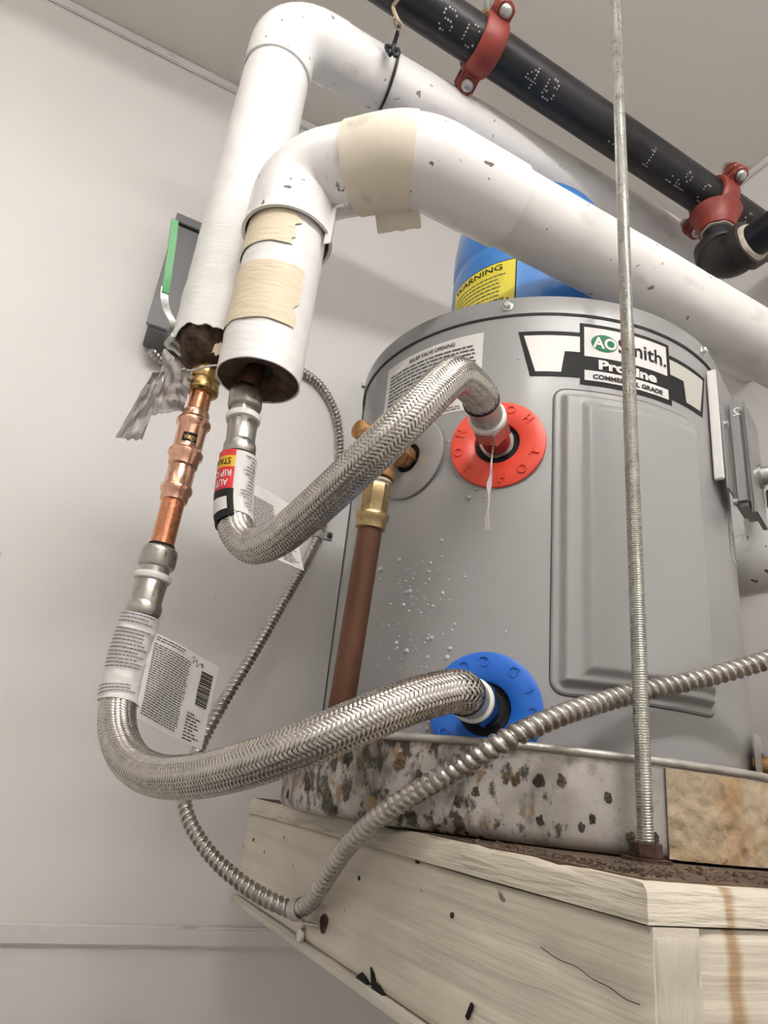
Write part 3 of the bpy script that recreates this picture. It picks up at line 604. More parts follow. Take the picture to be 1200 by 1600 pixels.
# ------------------------------------------------------------------ relief valve and its drain pipe
n = HN(-70.3); c = HP(-70.3, .3283); va = .043; dz = V((0, 0, -1)); cv = c+n*va
t = thing('relief_valve', 'cast bronze relief valve on the left side of the heater', 'valve', c+n*.003)
mb = MB(); lathe(mb, c, c+n, [(.003, .0115), (.008, .0115), (.008, .0128), (.0125, .0128), (.0125, .0118), (.017, .0118), (.017, .0165), (.026, .0175), (.032, .0170)], 8, up=(0, 0, 1), rot=.39); lathe(mb, c, c+n, [(.024, .0165), (.034, .0178), (.052, .0178), (.060, .0150), (.066, .0105), (.078, .010), (.080, .007)], 32); vb = obj('valve_body', mb, m_bronze, t, 40)
mb = MB(); lathe(mb, cv, cv+dz, [(0, .0150), (.020, .0158), (.030, .0150), (.0345, .0150), (.0345, .0168), (.0405, .0168), (.042, .0158)], 32); obj('outlet', mb, m_bronze, vb, 40)
obj('cast_boss', box(MB(), c+n*.030+V((0, 0, .005))+HT(-70.3)*.012, (.008, .016, .014), M((HT(-70.3), n, V((0, 0, 1)))).transposed(), .002), m_bronze, vb, 40)
p_top = cv+dz*.042; zA = p_top.z
t = thing('relief_drain_pipe', 'old brown copper drain pipe dropping from the relief valve', 'pipe', V((p_top.x, p_top.y, -.02)))
low = P(530, 1125, .622); low = V((low.x, low.y, low.z)); dd = (low-p_top).normalized(); up_ = n
L_ = (low-p_top).length
mb = MB(); lathe(mb, p_top, low, [(0, .0140), (.003, .0140), (.003, .0128), (.006, .0128)], 32, up=up_); obj('sealant', mb, m_dope, t, 40)
mb = MB(); lathe(mb, p_top+dd*.006, low, [(0, .0142), (.004, .0152), (.014, .0152), (.016, .0146), (.030, .0146)], 8, up=up_, rot=.2); ad = obj('press_adapter', mb, m_brassd, t, 25)
mb = MB(); lathe(mb, p_top+dd*.034, low, [(0, .0148), (.002, .0168), (.005, .0172), (.008, .0164), (.010, .0150), (.017, .0150), (.018, .0136)], 32, up=up_); obj('press_bead', mb, m_brassd, ad, 40)
ext = p_top+dd*(L_+.02)
mb = MB(); lathe(mb, p_top+dd*.04, ext, [(0, .0122), (L_-.02, .0122)], 32, up=up_); obj('copper_tube', mb, m_copd, t, 40)
# ------------------------------------------------------------------ braided hoses
def braid(path, s0, s1, r, par, NB=16, adv=.049):
    core = MB(); sweep(core, path, r-.0011, s0, s1, n=32, ds=.004); obj('hose_core', core, m_core, par, 60)
    mb = MB(); spc = adv/(2*NB)                        # axial distance between crossings
    al = math.atan2(2*PI*r, adv); wd = (adv/NB)*math.sin(al)*.44
    for dr in (1, -1):
        for i in range(NB):
            k = int((s1-s0)/(spc*.5)); vs = []; fs = []
            for q in range(k+1):
                s = s0+(s1-s0)*q/k; th = 2*PI*i/NB+dr*2*PI*s/adv
                # index sum of the two crossing strands: rows of floats run along the hose
                ij = 2*i+dr*2*NB*s/adv
                ph = math.cos(2*PI*(ij-.5)/4)
                h = (1 if dr > 0 else -1)*max(-1, min(1, ph*1.6))
                p, T, N, B = path.fr(s); rad = N*math.cos(th)+B*math.sin(th); cir = (B*math.cos(th)-N*math.sin(th))*dr
                tn = (T*math.cos(al)+cir*math.sin(al)); wv = tn.cross(rad).normalized()
                rr = r+.00052*h; c = p+rad*rr
                vs += [c-wv*wd-rad*.00030, c+rad*.00012, c+wv*wd-rad*.00030]
            for q in range(k):
                for e in (0, 1): a = q*3+e; fs.append((a, a+3, a+4, a+1))
            mb.add(vs, fs)
    o = obj('steel_braid', mb, m_steel, par, 0, 'stuff')
    for p in o.data.polygons: p.use_smooth = True
    return o
def coupling(p0, p1, par, r=.0170):
    """nickel push-fit coupling between p0 and p1: parts along the axis"""
    L = (p1-p0).length; d = (p1-p0).normalized(); u = ray(300, 700)*-1
    def seg(name, a, b, prof, m_, sm=40):
        mb = MB(); lathe(mb, p0+d*(L*a), p1, [(L*(b-a)*x, r*y) for x, y in prof], 40, up=u); return obj(name, mb, m_, par, sm)
    seg('release_collar', .0, .06, [(0, .72), (1, .78)], m_dark)
    seg('upper_collar', .05, .34, [(0, .86), (.1, .97), (.25, 1.0), (.8, 1.0), (.93, .95), (1, .80)], m_nick)
    seg('neck', .30, .48, [(0, .80), (1, .80)], m_nick)
    seg('white_ring', .42, .53, [(0, .84), (.15, .98), (.5, 1.03), (.85, .98), (1, .84)], m_white)
    seg('barrel', .52, .86, [(0, .82), (.05, .86), (1, .82)], m_nick)
    seg('lower_collar', .82, 1.0, [(0, .84), (.25, .93), (.8, .93), (1, .86)], m_nick)
m_coldnut = mat('nut_dark_reflection', (.10, .12, .17), .25, .9, var=.3, vs=60)  # dark blue reflection is painted into the nut's colour
def hose_end(z, par, m_nut):
    c = HP(TH, z); n = HN(TH)
    mb = MB(); lathe(mb, c+n*.0265, c+n, [(0, .0160), (.002, .0186), (.021, .0186), (.0235, .0168)], 6, up=(0, 0, 1), rot=.3); obj('hex_nut', mb, m_nut, par, 20)
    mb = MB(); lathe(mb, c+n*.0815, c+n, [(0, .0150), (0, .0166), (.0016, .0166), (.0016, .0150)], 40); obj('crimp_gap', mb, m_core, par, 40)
    mb = MB(); lathe(mb, c+n*.0495, c+n, [(0, .0150), (.0008, .0176), (.0055, .0176), (.0068, .0160)], 40); obj('white_washer', mb, m_white, par, 40)
    mb = MB(); lathe(mb, c+n*.0555, c+n, [(0, .0146), (.003, .0154), (.006, .0146), (.021, .0156), (.0265, .0162), (.0270, .0150)], 40); obj('ferrule', mb, m_nick, par, 40)
HRAD = .0152
# --- hot hose, from the push-fit coupling under the front pipe to the red ring
hot = thing('hot_water_hose', 'upper braided steel hose looping to the red hot outlet ring', 'hose', HP(TH, ZHOT, HR+.022))
ch0, ch1 = P(386, 606, .668), P(373, 713, .632)
coupling(ch0, ch1, hot, .0163)
n = HN(TH); hend = HP(TH, ZHOT, HR+.081)
pts = [ch1, P(367, 755, .622), P(364.5, 795, .612), P(371, 832, .600), P(394, 853, .586), P(430, 843, .566), P(470, 812, .545), P(520, 767, .522), P(570, 720, .508), P(620, 672, .506), P(660, 632, .516), P(692, 600, .536), P(716, 587, .556), HP(TH, ZHOT, HR+.096), hend]
ph = Path(catmull(pts, 14), ref=-ray(370, 760), step=.003)
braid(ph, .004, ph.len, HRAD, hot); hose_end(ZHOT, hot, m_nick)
def s_at(path, py, lim=.3):
    best = min(range(path.n), key=lambda i: (abs(project(path.p[i])[1]-py) if i*path.step < lim else 1e9)); return best*path.step
def project(w): c = (RX.dot(w), RY.dot(w), RZ.dot(w)); return 600+F*c[0]/c[2], 800+F*c[1]/c[2]
def wrapr(r0, amp, sd): return lambda d, a: r0+amp*max(0, mnoise.noise(V((d*160, math.cos(a)*1.6, math.sin(a)*1.6+sd))))
sl = s_at(ph, 822, .14)
def scallop(a): return .006*math.cos(a+2.6)
lab = MB(); tube(lab, ph, wrapr(HRAD+.0012, .0006, 2), HRAD+.0006, .001, sl, 48, .002, scallop); wl = obj('wrap_label', lab, m_paper, hot, 60)
D2 = math.radians
def band(name, m_, f0, f1, a0, a1, par, lift=.0009): mb = MB(); sweep(mb, ph, lambda d, a: HRAD+.0012+lift+.0003*max(0, mnoise.noise(V((d*160, a, 2)))), .001+sl*f0, .001+sl*f1, n=24, ds=.002, a0=D2(a0), a1=D2(a1)); return obj(name, mb, m_, par, 60)
band('red_block', m_lred, .0, .09, 8, 130, wl); band('yellow_block', m_lyel, .09, .25, 8, 130, wl); band('red_block', m_lred, .25, .56, 6, 130, wl); band('black_block', m_black, .56, .97, 3, 130, wl); band('white_block', m_lab, .68, .86, 22, 128, wl, .0013)
fw = lambda x, y, l: ph.at(.001+sl*x, D2(y), HRAD+.0026)      # x along the hose 0..1, y angle in degrees
mb = MB(); lettering(mb, 'STAINLESS', lambda x, y, l: fw(.125+y*.13, 20+x*1.0, l), 0, 0, 105, 1.0, .01); obj('yellow_block_text', mb, m_black, wl, 0)
mb = MB(); lettering(mb, 'RIP C', lambda x, y, l: fw(.30+y*.13, 14+x, l), 0, 0, 60, 1.0, .02); obj('red_block_text', mb, m_lab, wl, 0); mb = MB(); lettering(mb, 'AUTO', lambda x, y, l: fw(.43+y*.13, 22+x, l), 0, 0, 62, 1.0, .02); obj('red_block_text', mb, m_lab, wl, 0)
obj('printed_lines', rects(MB(), lambda x, y, l: fw(.06+y*.86, -95+x*88, l), words(.05, .95, .0, 1, 17, (.06, .2), .30, .4, random.Random(2))), m_ink, wl, 0, 'stuff')
def paper_tag(par, cor, seed, fold, nu=26, nv=26):
    a, b, c, d = cor; base = bil(a, b, c, d); nn = (b-a).cross(d-a).normalized()
    if nn.dot(ray(400, 900)) > 0: nn = -nn
    def fn(u, v, l=0.0):
        w = fold*math.sin(u*5.2+v*1.6)*(1-u*.5)+fold*.4*mnoise.noise(V((u*4, v*4, seed)))
        return base(u, v)+nn*(w+l)
    mb = MB(); sheet(mb, lambda u, v: fn(u, v), nu, nv, .0003); return obj('paper_tag', mb, m_paper, par, 60), fn
o_, fn = paper_tag(hot, (P(389, 752, .635), P(452, 786, .66), P(475, 892, .655), P(385, 852, .622)), 4, .0015)
f2 = lambda x, y, l: fn(x, 1-y, .0004)
obj('printed_lines', rects(MB(), f2, words(.10, .58, .12, .82, 26, (.03, .09), .5, .1, random.Random(3))+words(.66, .95, .05, .34, 9, (.03, .09), .5, .4, random.Random(4))), m_ink, o_, 0, 'stuff')
mb = MB(); rects(mb, f2, [(.80, .97, .42+.018*i, .42+.018*i+.011*(1 if i % 3 else .5)) for i in range(20)]); obj('barcode', mb, m_black, o_, 0)
# --- cold hose
cold = thing('cold_water_hose', 'lower braided steel hose looping to the blue cold inlet ring', 'hose', HP(TH, ZCOLD, HR+.022))
cc0, cc1 = P(253, 852, .655), P(222, 962, .628)
coupling(cc0, cc1, cold, .0172)
cend = HP(TH, ZCOLD, HR+.081)
pts = [cc1, P(205, 1012, .616), P(192, 1060, .604), P(184, 1105, .590), P(186, 1150, .570), P(206, 1190, .546), P(248, 1212, .520), P(310, 1212, .490), P(390, 1194, .464), P(470, 1166, .453), P(550, 1132, .456), P(630, 1100, .470), P(688, 1083, .488), HP(TH, ZCOLD, HR+.096), cend]
pc = Path(catmull(pts, 14), ref=-ray(200, 1000), step=.003)
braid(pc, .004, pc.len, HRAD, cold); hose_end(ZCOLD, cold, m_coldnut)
sl2 = s_at(pc, 1098, .2)
mb = MB(); tube(mb, pc, wrapr(HRAD+.0013, .0016, 7), HRAD+.0006, .001, sl2, 48, .0018, lambda a: .004*math.cos(a+1)); wc = obj('wrap_label', mb, m_paper, cold, 60)
fw2 = lambda x, y, l: pc.at(.001+sl2*x, D2(y), HRAD+.0030)
rq = random.Random(8); L_ = []
for i in range(22):
    if i in (3, 15, 16, 17, 18): continue
    L_ += words(.02, .9, .02+i*.042, .02+(i+1)*.042, 1, (.03, .09), .33, .25, rq)
obj('printed_lines', rects(MB(), lambda x, y, l: fw2(y, 85-x*150, l), L_), m_ink, wc, 0, 'stuff')
o_, fn = paper_tag(cold, (P(237, 986, .626), P(343, 1041, .655), P(314, 1172, .640), P(208, 1120, .592)), 9, .0035)
f2 = lambda x, y, l: fn(x, 1-y, .0004)
obj('printed_lines', rects(MB(), f2, words(.06, .62, .06, .90, 30, (.025, .07), .5, .05, random.Random(13))+words(.08, .5, .93, .99, 2, (.03, .08), .5, .1, random.Random(14))+words(.70, .93, .03, .36, 9, (.03, .08), .5, .5, random.Random(15))), m_ink, o_, 0, 'stuff')
rb = random.Random(21); y = .45; bars = []
while y < .84: w = rb.choice((.006, .010, .018)); bars.append((.78, .95, y, y+w)); y += w+rb.choice((.005, .008))
obj('barcode', rects(MB(), f2, bars), m_black, o_, 0)
mb = MB(); pp = [(.60, .93), (.64, .97), (.63, .88), (.68, .95), (.70, .86), (.74, .93), (.78, .88), (.76, .94), (.80, .90)]
sweep(mb, Path(catmull([f2(x, y_, 0) for x, y_ in pp], 5), step=.001), .0003, n=5, ds=.001); obj('pen_scribble', mb, m_ink, o_, 0)
# loose end of thread seal tape hanging under the hot nipple
pp_ = Path(catmull([HP(TH, ZHOT-.0118, HR+.0205), HP(TH, ZHOT-.016, HR+.0215), P(768, 722, .628), P(767, 742, .628), P(764, 760, .629), P(764, 785, .629), P(761, 808, .628), P(762, 828, .628)], 10), step=.002)
mb = MB()
def ptf(u, v):
    w = .0007+.0022*max(0, mnoise.noise(V((v*6.3, 2, 1))))+.0012*math.exp(-((v-.55)/.08)**2)+(.0016 if v > .84 else 0); p_, T_, N_, B_ = pp_.fr(v*pp_.len); an = .5*math.sin(v*9)
    return p_+(HT(TH)*math.cos(an)+HN(TH)*math.sin(an))*(u-.5)*2*w
sheet(mb, ptf, 2, 60, .0003); tag(obj('thread_seal_tape', mb, m_ptfe, None, 60), 'thin white strip of thread tape dangling below the red ring', 'tape')
# ------------------------------------------------------------------ front insulated pipe
FX, FY, FZ = .1095, .572, .612
zend = vz(FX, FY, 596)
q1 = V((FX, FY, FZ)); q2 = V((.2050, .4765, FZ)); q3 = V((XR-.0008, .500, FZ+.003))
t = thing('insulated_hot_pipe', 'white insulated pipe bending over the heater with tan tape bands', 'pipe', (FX, FY, zend))
pth = Path(fillet([V((FX, FY, zend)), q1, q2, q3], [.038, .075]), ref=-ray(425, 490), step=.004)
RJ = .0405
def s_row(path, py):
    for i in range(path.n):
        if project(path.p[i])[1] < py: return i*path.step
    return 0
se = s_row(pth, 378)                               # lower rim of the elbow cover
def s_col(path, px, s_from):
    for i in range(int(s_from/path.step), path.n):
        if project(path.p[i])[0] > px: return i*path.step
    return path.len
s_t0, s_t1 = s_col(pth, 551, se), s_col(pth, 641, se); s_e2 = s_col(pth, 786, se)
rj = lambda d, a: RJ+.0008*mnoise.noise(V((d*60, math.cos(a)*2, math.sin(a)*2)))
mb = MB(); tube(mb, pth, rj, RJ-.0016, 0, se+.03, 64, .004, None); vj = obj('vertical_jacket', mb, m_jack, t, 60)
mb = MB(); tube(mb, pth, lambda d, a: .0465+.0016*math.exp(-((d-se)/.004)**2), .0445, se, s_t0+.01, 64, .004); obj('elbow_cover', mb, m_pvc, t, 60)
mb = MB(); tube(mb, pth, lambda d, a: .0482+.0003*mnoise.noise(V((d*60, a, 0))), .0445, s_t0, s_t1, 64, .004); tb = obj('tape_band', mb, m_tapeh, t, 60)
mb = MB(); tube(mb, pth, .0468, .0440, s_t1-.012, s_e2, 64, .004); obj('offset_cover', mb, m_pvc, t, 60)
mb = MB(); tube(mb, pth, lambda d, a: .0438+.0006*mnoise.noise(V((d*30, math.cos(a)*2, math.sin(a)*2))), .042, s_e2-.01, pth.len, 64, .008); obj('horizontal_jacket', mb, m_jackh, t, 60)
# hanging end of the tape band, and the flared back seam of the elbow cover
pb, Tb, _, _ = pth.fr((s_t0+s_t1)/2+.005); vw = ray(600, 350).normalized(); wt = Tb.cross(vw).normalized(); wt = -wt if wt.z > 0 else wt; bb = pb+wt*.0470-vw*.004
mb = MB(); sheet(mb, lambda u, v: bb+Tb*((u-.5)*.050+.003)+wt*(.021*v+.0025*mnoise.noise(V((u*6, 0, 2)))*v)+vw*(.006*v*v), 16, 6, .0006); obj('tape_tail', mb, m_tapeh, tb, 60)
mb = MB()
def seamf(u, v):
    d = se-.014+u*(s_t0-se+.012); p, T, N, B = pth.fr(d); inn = pth.fr((se+s_t0)/2)[0]; 
    c_ = V((FX, FY, FZ))+V((.7071, -.7071, 0))*.038+V((0, 0, -.038)); iv = (c_-p); iv = (iv-T*iv.dot(T)).normalized()
    return p+iv*(.0445+.0075*v)
sheet(mb, seamf, 24, 3, .0012); obj('cover_seam_lip', mb, m_pvc, t, 60)
def tpatch(name, y0, y1, a0, a1, jagd):
    s0, s1 = s_row(pth, y1), s_row(pth, y0); mb = MB(); nu, nv = 30, 22; vs = []; fs = []
    for i in range(nu+1):
        for j in range(nv+1):
            u, v = i/nu, j/nv; am = a0+jagd*mnoise.noise(V((v*5, 1, y0)))
            vs.append(pth.at(s0+(s1-s0)*v+.0012*mnoise.noise(V((u*7, v, y1))), -D2(am+(a1-am)*u), RJ+.0016+.0006*mnoise.noise(V((u*10, v*16, 5)))))
    for i in range(nu):
        for j in range(nv): k = i*(nv+1)+j; fs.append((k, k+nv+1, k+nv+2, k+1))
    mb.add(vs, fs); obj(name, mb, m_tape, vj, 60)
tpatch('tape_strip', 372, 424, -8, 150, 14); tpatch('tape_strip', 452, 537, -32, 150, 10)
# fibreglass end and the copper stub inside it
mb = MB(); nr, na = 14, 56; vs = []; fs = []
for i in range(nr+1):
    for j in range(na):
        a = 2*PI*j/na; r = .014+(RJ-.0012-.014)*i/nr; v = mnoise.noise(V((r*90, a*2.2, 0)))
        vs.append(V((FX+r*math.cos(a), FY+r*math.sin(a), zend+.0012+.012*(1-i/nr)**2+.0035*v*(1-i/nr*.6)+.002*mnoise.noise(V((math.cos(a)*9, math.sin(a)*9, r*300))))))
for i in range(nr):
    for j in range(na): k = (j+1) % na; fs.append((i*na+j, i*na+k, (i+1)*na+k, (i+1)*na+j))
mb.add(vs, fs); obj('fibreglass_end', mb, m_fib, t, 60)
cs = ch0+(ch0-ch1).normalized()*-.004
mb = MB(); lathe(mb, cs, V((cs.x+(FX-cs.x)*.6, cs.y+(FY-cs.y)*.6, zend+.06)), [(0, .0112), (.09, .0112)], 24); obj('copper_stub', mb, m_copd, t, 40)
# ------------------------------------------------------------------ rear insulated pipe
BX_, BY_, BZ = .0693, .658, .955
zr = vz(BX_, BY_, 546); RB = .0425
t = thing('insulated_cold_pipe', 'white insulated pipe rising at the left and running under the black pipe', 'pipe', (BX_, BY_, zr))
bend = P(1128, 452, 1.265); dx = (bend-V((BX_, BY_, BZ)))
pr_ = Path(fillet([V((BX_, BY_, zr)), V((BX_, BY_, BZ)), V((.945, .720, 1.040)), V((.945, .725, .86)), V((XR-.0008, .725, .855))], [.060, .07, .06]), ref=-ray(370, 300), step=.004)
s1 = s_row(pr_, 125)
rjb = lambda d, a: RB+.0010*mnoise.noise(V((d*45, math.cos(a)*2, math.sin(a)*2)))
jr = lambda a: 0
mb = MB(); k_ = 64
def jagged(d, a): return rjb(d, a)
tube(mb, pr_, jagged, RB-.0016, .0, s1+.02, k_, .004)
for i_, v_ in enumerate(mb.v):                      # torn lower rim
    if v_.z < zr+.004: an = math.atan2(v_.y-BY_, v_.x-BX_); v_.z += .012*mnoise.noise(V((math.cos(an)*2.2, math.sin(an)*2.2, 1)))+.004*mnoise.noise(V((math.cos(an)*9, math.sin(an)*9, 4)))
obj('vertical_jacket', mb, m_jack, t, 60)
mb = MB(); tube(mb, pr_, lambda d, a: .0445+.001*math.exp(-((d-s1)/.003)**2), .0426, s1, s1+.155, 64, .004); obj('elbow_cover', mb, m_pvc, t, 60)
mb = MB(); tube(mb, pr_, lambda d, a: .0432+.0014*mnoise.noise(V((d*14, math.cos(a)*1.5, math.sin(a)*1.5)))+.0008*mnoise.noise(V((d*60, a*2, 2))), .041, s1+.150, pr_.len, 64, .006); obj('horizontal_jacket', mb, m_jackh, t, 60)
rr = random.Random(4); mb = MB()
for i in range(120):                                 # dust and shreds caught along the upper back seam
    s = rr.uniform(s1+.17, s1+.7); p, T, N, B = pr_.fr(s); q = p+V((0, -.0300, .0302))+V((0, rr.uniform(-.001, .001), rr.uniform(-.001, .001))); box(mb, q, (rr.uniform(.001, .004), .0010, .0010), M.Rotation(rr.random()*3, 3, 'Y'))
obj('seam_dust', mb, m_fib, t, 0, 'stuff')
mb = MB(); nz2 = lambda t_, a: 1+.16*mnoise.noise(V((math.cos(a)*2.5, math.sin(a)*2.5, t_*60)))+.06*mnoise.noise(V((math.cos(a)*9, math.sin(a)*9, t_*200)))
ztip = vz(BX_, BY_, 590)
lathe(mb, V((BX_, BY_, zr+.02)), V((BX_, BY_, -1)), [(0, RB-.003), (.010, RB-.003), (.019, RB-.005), (.026, RB-.009), (.034, RB-.012), (.042, RB-.017), (.046, .012)], 56, nf=nz2); obj('torn_fibreglass', mb, m_fib, t, 60)
mb = MB(); pl = [P(284, 577, .715), P(300, 579, .70), P(318, 574, .692), P(340, 571, .70), P(347, 577, .71)]; plp = Path(catmull(pl, 8), step=.002); sweep(mb, plp, lambda d, a: .0006+.0009*abs(math.sin(a)), n=8, ds=.002); obj('paper_edge', mb, m_jack, t, 60)
def flap(name, pts, m_, seed, amp):
    """crumpled sheet over a 4-sided outline, with an uneven lower edge"""
    a, b, c, d = pts; base = bil(a, b, c, d); nn = (b-a).cross(d-a).normalized()
    mb = MB(); sheet(mb, lambda u, v: base(u, v)+nn*amp*(mnoise.noise(V((u*4, v*5, seed)))+.4*mnoise.noise(V((u*12, v*12, seed))))+(d-a)*(.05*mnoise.noise(V((u*7, 3, seed)))*v), 18, 22, .0008); obj(name, mb, m_, t, 50)
flap('foil_flap', (P(238, 582, .70), P(263, 580, .71), P(221, 688, .695), P(180, 684, .685)), m_foil, 2, .003)
flap('scrim_flap', (P(258, 545, .72), P(300, 585, .705), P(288, 640, .70), P(236, 648, .70)), m_film, 6, .006)
flap('tape_scrap', (P(366, 470, .74), P(372, 500, .722), P(366, 560, .712), P(330, 552, .705)), m_tape, 11, .003)
# ------------------------------------------------------------------ copper riser with press fittings
c0_, c1_ = P(320, 596, .7235), P(252, 856, .654); d = (c1_-c0_).normalized(); LL = (c1_-c0_).length; u_ = -ray(300, 700)
t = thing('copper_riser', 'shiny copper riser with press couplings above the lower hose', 'pipe', c1_)
def fy(py): return min(max((py-596)/(856-596), 0), 1)*LL
mb = MB(); lathe(mb, c0_-d*.05, c1_, [(0, .0112), (LL+.052, .0112)], 32, up=u_); obj('copper_tube', mb, m_cop, t, 40)
mb = MB(); lathe(mb, c0_-d*.012, c1_, [(0, .0150), (.004, .0162), (.012, .0162), (.014, .0150), (.018, .0160), (.022, .0170), (.026, .0166), (.0285, .0140)], 32, up=u_); obj('brass_adapter', mb, m_brass, t, 40)
mb = MB(); a_, b_ = fy(648), fy(738); K = b_-a_
lathe(mb, c0_+d*a_, c1_, [(0, .0126), (K*.04, .0140), (K*.13, .0140), (K*.16, .0160), (K*.20, .0176), (K*.25, .0176), (K*.30, .0152), (K*.34, .0146), (K*.66, .0146), (K*.70, .0152), (K*.74, .0174), (K*.80, .0174), (K*.86, .0150), (K*.97, .0146), (K, .0126)], 40, up=u_); cp = obj('press_coupling', mb, m_copf, t, 40)
mb = MB(); a_, b_ = fy(738), fy(790); K = b_-a_
lathe(mb, c0_+d*a_, c1_, [(0, .0128), (K*.1, .0134), (K*.50, .0134), (K*.55, .0148), (K*.63, .0158), (K*.72, .0152), (K*.78, .0136), (K*.97, .0134), (K, .0118)], 40, up=u_); obj('press_reducer', mb, m_copf, t, 40)
pt = Path([c0_, c1_], ref=u_, step=.004); sm_ = fy(697)
mb = MB(); sweep(mb, pt, .01475, sm_-.0045, sm_+.0055, n=14, ds=.002, a0=D2(-28), a1=D2(30)); bd = obj('black_mark', mb, m_black, cp, 60)
mb = MB(); lettering(mb, 'viega', lambda x, y, l: pt.at(sm_+.003-y, -D2(x), .0151), -24, 0, 48, .0085, .01); obj('mark_lettering', mb, m_brass, bd, 0)
# ball valve lever on the rear pipe
t = thing('ball_valve', 'ball valve with green sleeved lever at the torn pipe end', 'valve', P(266, 540, .735))
mb = MB(); lathe(mb, P(266, 528, .735), P(300, 560, .74), [(0, .010), (.006, .011), (.012, .008), (.03, .008)], 16); obj('valve_stem', mb, m_zdull, t, 30)
lw = ray(270, 400).cross(V((0, 0, 1))).normalized()*.0045
def bar(name, pts, w, th_, m_):
    mb = MB(); pp = Path(catmull(pts, 8), step=.003); k = pp.n
    sheet(mb, lambda u, v: pp.fr(v*pp.len)[0]+lw*(w*(u-.5)*2), 2, 30, th_); return obj(name, mb, m_, t, 40)
bar('lever_arm', [P(258, 450, .728), P(257, 468, .726), P(262, 488, .728), P(272, 508, .730), P(266, 522, .733)], .9, .003, m_zinc)
bar('green_sleeve', [P(273, 346, .752), P(269, 380, .746), P(262, 430, .733), P(258, 460, .728)], .85, .008, m_lever)
# ------------------------------------------------------------------ threaded rod hanging the platform
RXX, RYY = .410, .396; zr0 = ZP+.0006; PT = .00195; RRD = .0062
t = thing('threaded_rod', 'long zinc threaded rod from the platform corner up to the ceiling', 'rod', (RXX, RYY, zr0))
L_ = ZC-zr0; mb = MB(); n = 14; k = int(L_/PT*4); vs = []; fs = []
for i in range(k+1):
    z = zr0+.002+(L_-.002)*i/k
    for j in range(n):
        a = 2*PI*j/n; ph_ = ((z/PT)-j/n) % 1.0; tri = 1-abs(2*ph_-1); r = RRD-.0011+.0011*min(1, tri*1.5); vs.append((RXX+r*math.cos(a), RYY+r*math.sin(a), z))
for i in range(k):
    for j in range(n): q = (j+1) % n; fs.append((i*n+j, i*n+q, (i+1)*n+q, (i+1)*n+j))
mb.add(vs, fs); obj('threaded_shaft', mb, m_rod, t, 0)
mb = MB(); lathe(mb, V((RXX, RYY, zr0)), V((RXX, RYY, 1)), [(0, .017), (.0022, .017)], 28, nf=lambda t_, a: 1+.05*mnoise.noise(V((math.cos(a)*3, math.sin(a)*3, 0)))); obj('rusty_washer', mb, m_rust, t, 40)
mb = MB(); lathe(mb, V((RXX, RYY, zr0+.002)), V((RXX, RYY, 1)), [(0, .0105), (.001, .0112), (.0095, .0112), (.0105, .0100)], 6, rot=.35); obj('rusty_nut', mb, m_rust, t, 20)
# ------------------------------------------------------------------ flexible metal conduit and its straps
pts = [onY(236, 548, YW-.03), onY(262, 566, YW-.012), onY(330, 566, YW-.011), onY(420, 570, YW-.011), onY(470, 580, YW-.011), onY(502, 604, YW-.011), onY(524, 645, YW-.011), onY(531, 695, YW-.011), onY(527, 745, YW-.011), onY(513, 795, YW-.011), onY(496, 840, YW-.011), P(476, 882, 1.10), P(440, 945, 1.02), P(395, 1022, .94), P(352, 1092, .875), P(320, 1150, .83), P(296, 1205, .79), P(288, 1248, .765), P(300, 1292, .74), P(335, 1342, .71), P(385, 1385, .682), P(432, 1412, .662), P(462, 1421, .650), P(486, 1408, .630), P(508, 1375, .605), P(540, 1326, .572), P(585, 1282, .540), P(640, 1244, .515), P(710, 1202, .494), P(790, 1156, .484), P(870, 1120, .503), P(940, 1097, .532), P(1010, 1079, .553), P(1080, 1064, .566), P(1150, 1046, .578), P(1230, 1020, .590), P(1330, 975, .61), V((.78, .39, .225)), V((.95, .43, .25)), V((XR-.001, .45, .255))]
pf = Path(catmull(pts, 14), step=.003); RC = .0083; PC = .0078
t = thing('flexible_conduit', 'long grey flexible metal conduit looping from the wall past the hoses', 'conduit', P(465, 1425, .65))
mb = MB()
def conr(d, a):
    f = (d/PC-a/(2*PI)) % 1.0; return RC-.0024+.0024*(math.sin(PI*min(f/.80, 1)))**.6 if f < .80 else RC-.0026
sweep(mb, pf, conr, n=22, ds=PC/10); obj('spiral_sheath', mb, m_flex, t, 50)
# strap on the platform
pb = P(470, 1430, .652); wf = onX(478, 1452, XF); t = thing('conduit_strap', 'zinc one-hole strap holding the conduit to the platform side', 'strap', wf)
pcx = pf.p[min(range(pf.n), key=lambda i: (pf.p[i]-P(468, 1420, .648)).length)]
ii = min(range(pf.n), key=lambda i: (pf.p[i]-pcx).length); Tc = pf.t[ii]
d_, a_, b_ = frame(Tc, V((-1, 0, 0)))
mb = MB(); vs = []; 
def sfn(u, v):
    an = -PI*.62+u*PI*1.24; return pcx+(a_*math.cos(an)+b_*math.sin(an))*(RC+.0009)+d_*((v-.5)*.014)
sheet(mb, sfn, 18, 2, .0012); obj('strap_loop', mb, m_zdull, t, 40)
tb0 = onX(492, 1444, XF-.0012)
mb = MB(); p_end = sfn(1, .5) if sfn(1, .5).z < sfn(0, .5).z else sfn(0, .5)
sheet(mb, lambda u, v: (p_end.lerp(tb0, v))+V((0, (u-.5)*.013, 0))+V((-.004*math.sin(v*PI), 0, 0)), 4, 8, .0013); obj('strap_tab', mb, m_zdull, t, 40)
scp = onX(470, 1460, XF-.001); mb = MB(); lathe(mb, scp+V((.001, 0, 0)), scp-V((1, 0, 0)), [(0, .0080), (.002, .0080), (.0035, .0068), (.0045, .004)], 24); obj('strap_screw', mb, m_zinc, t, 40)
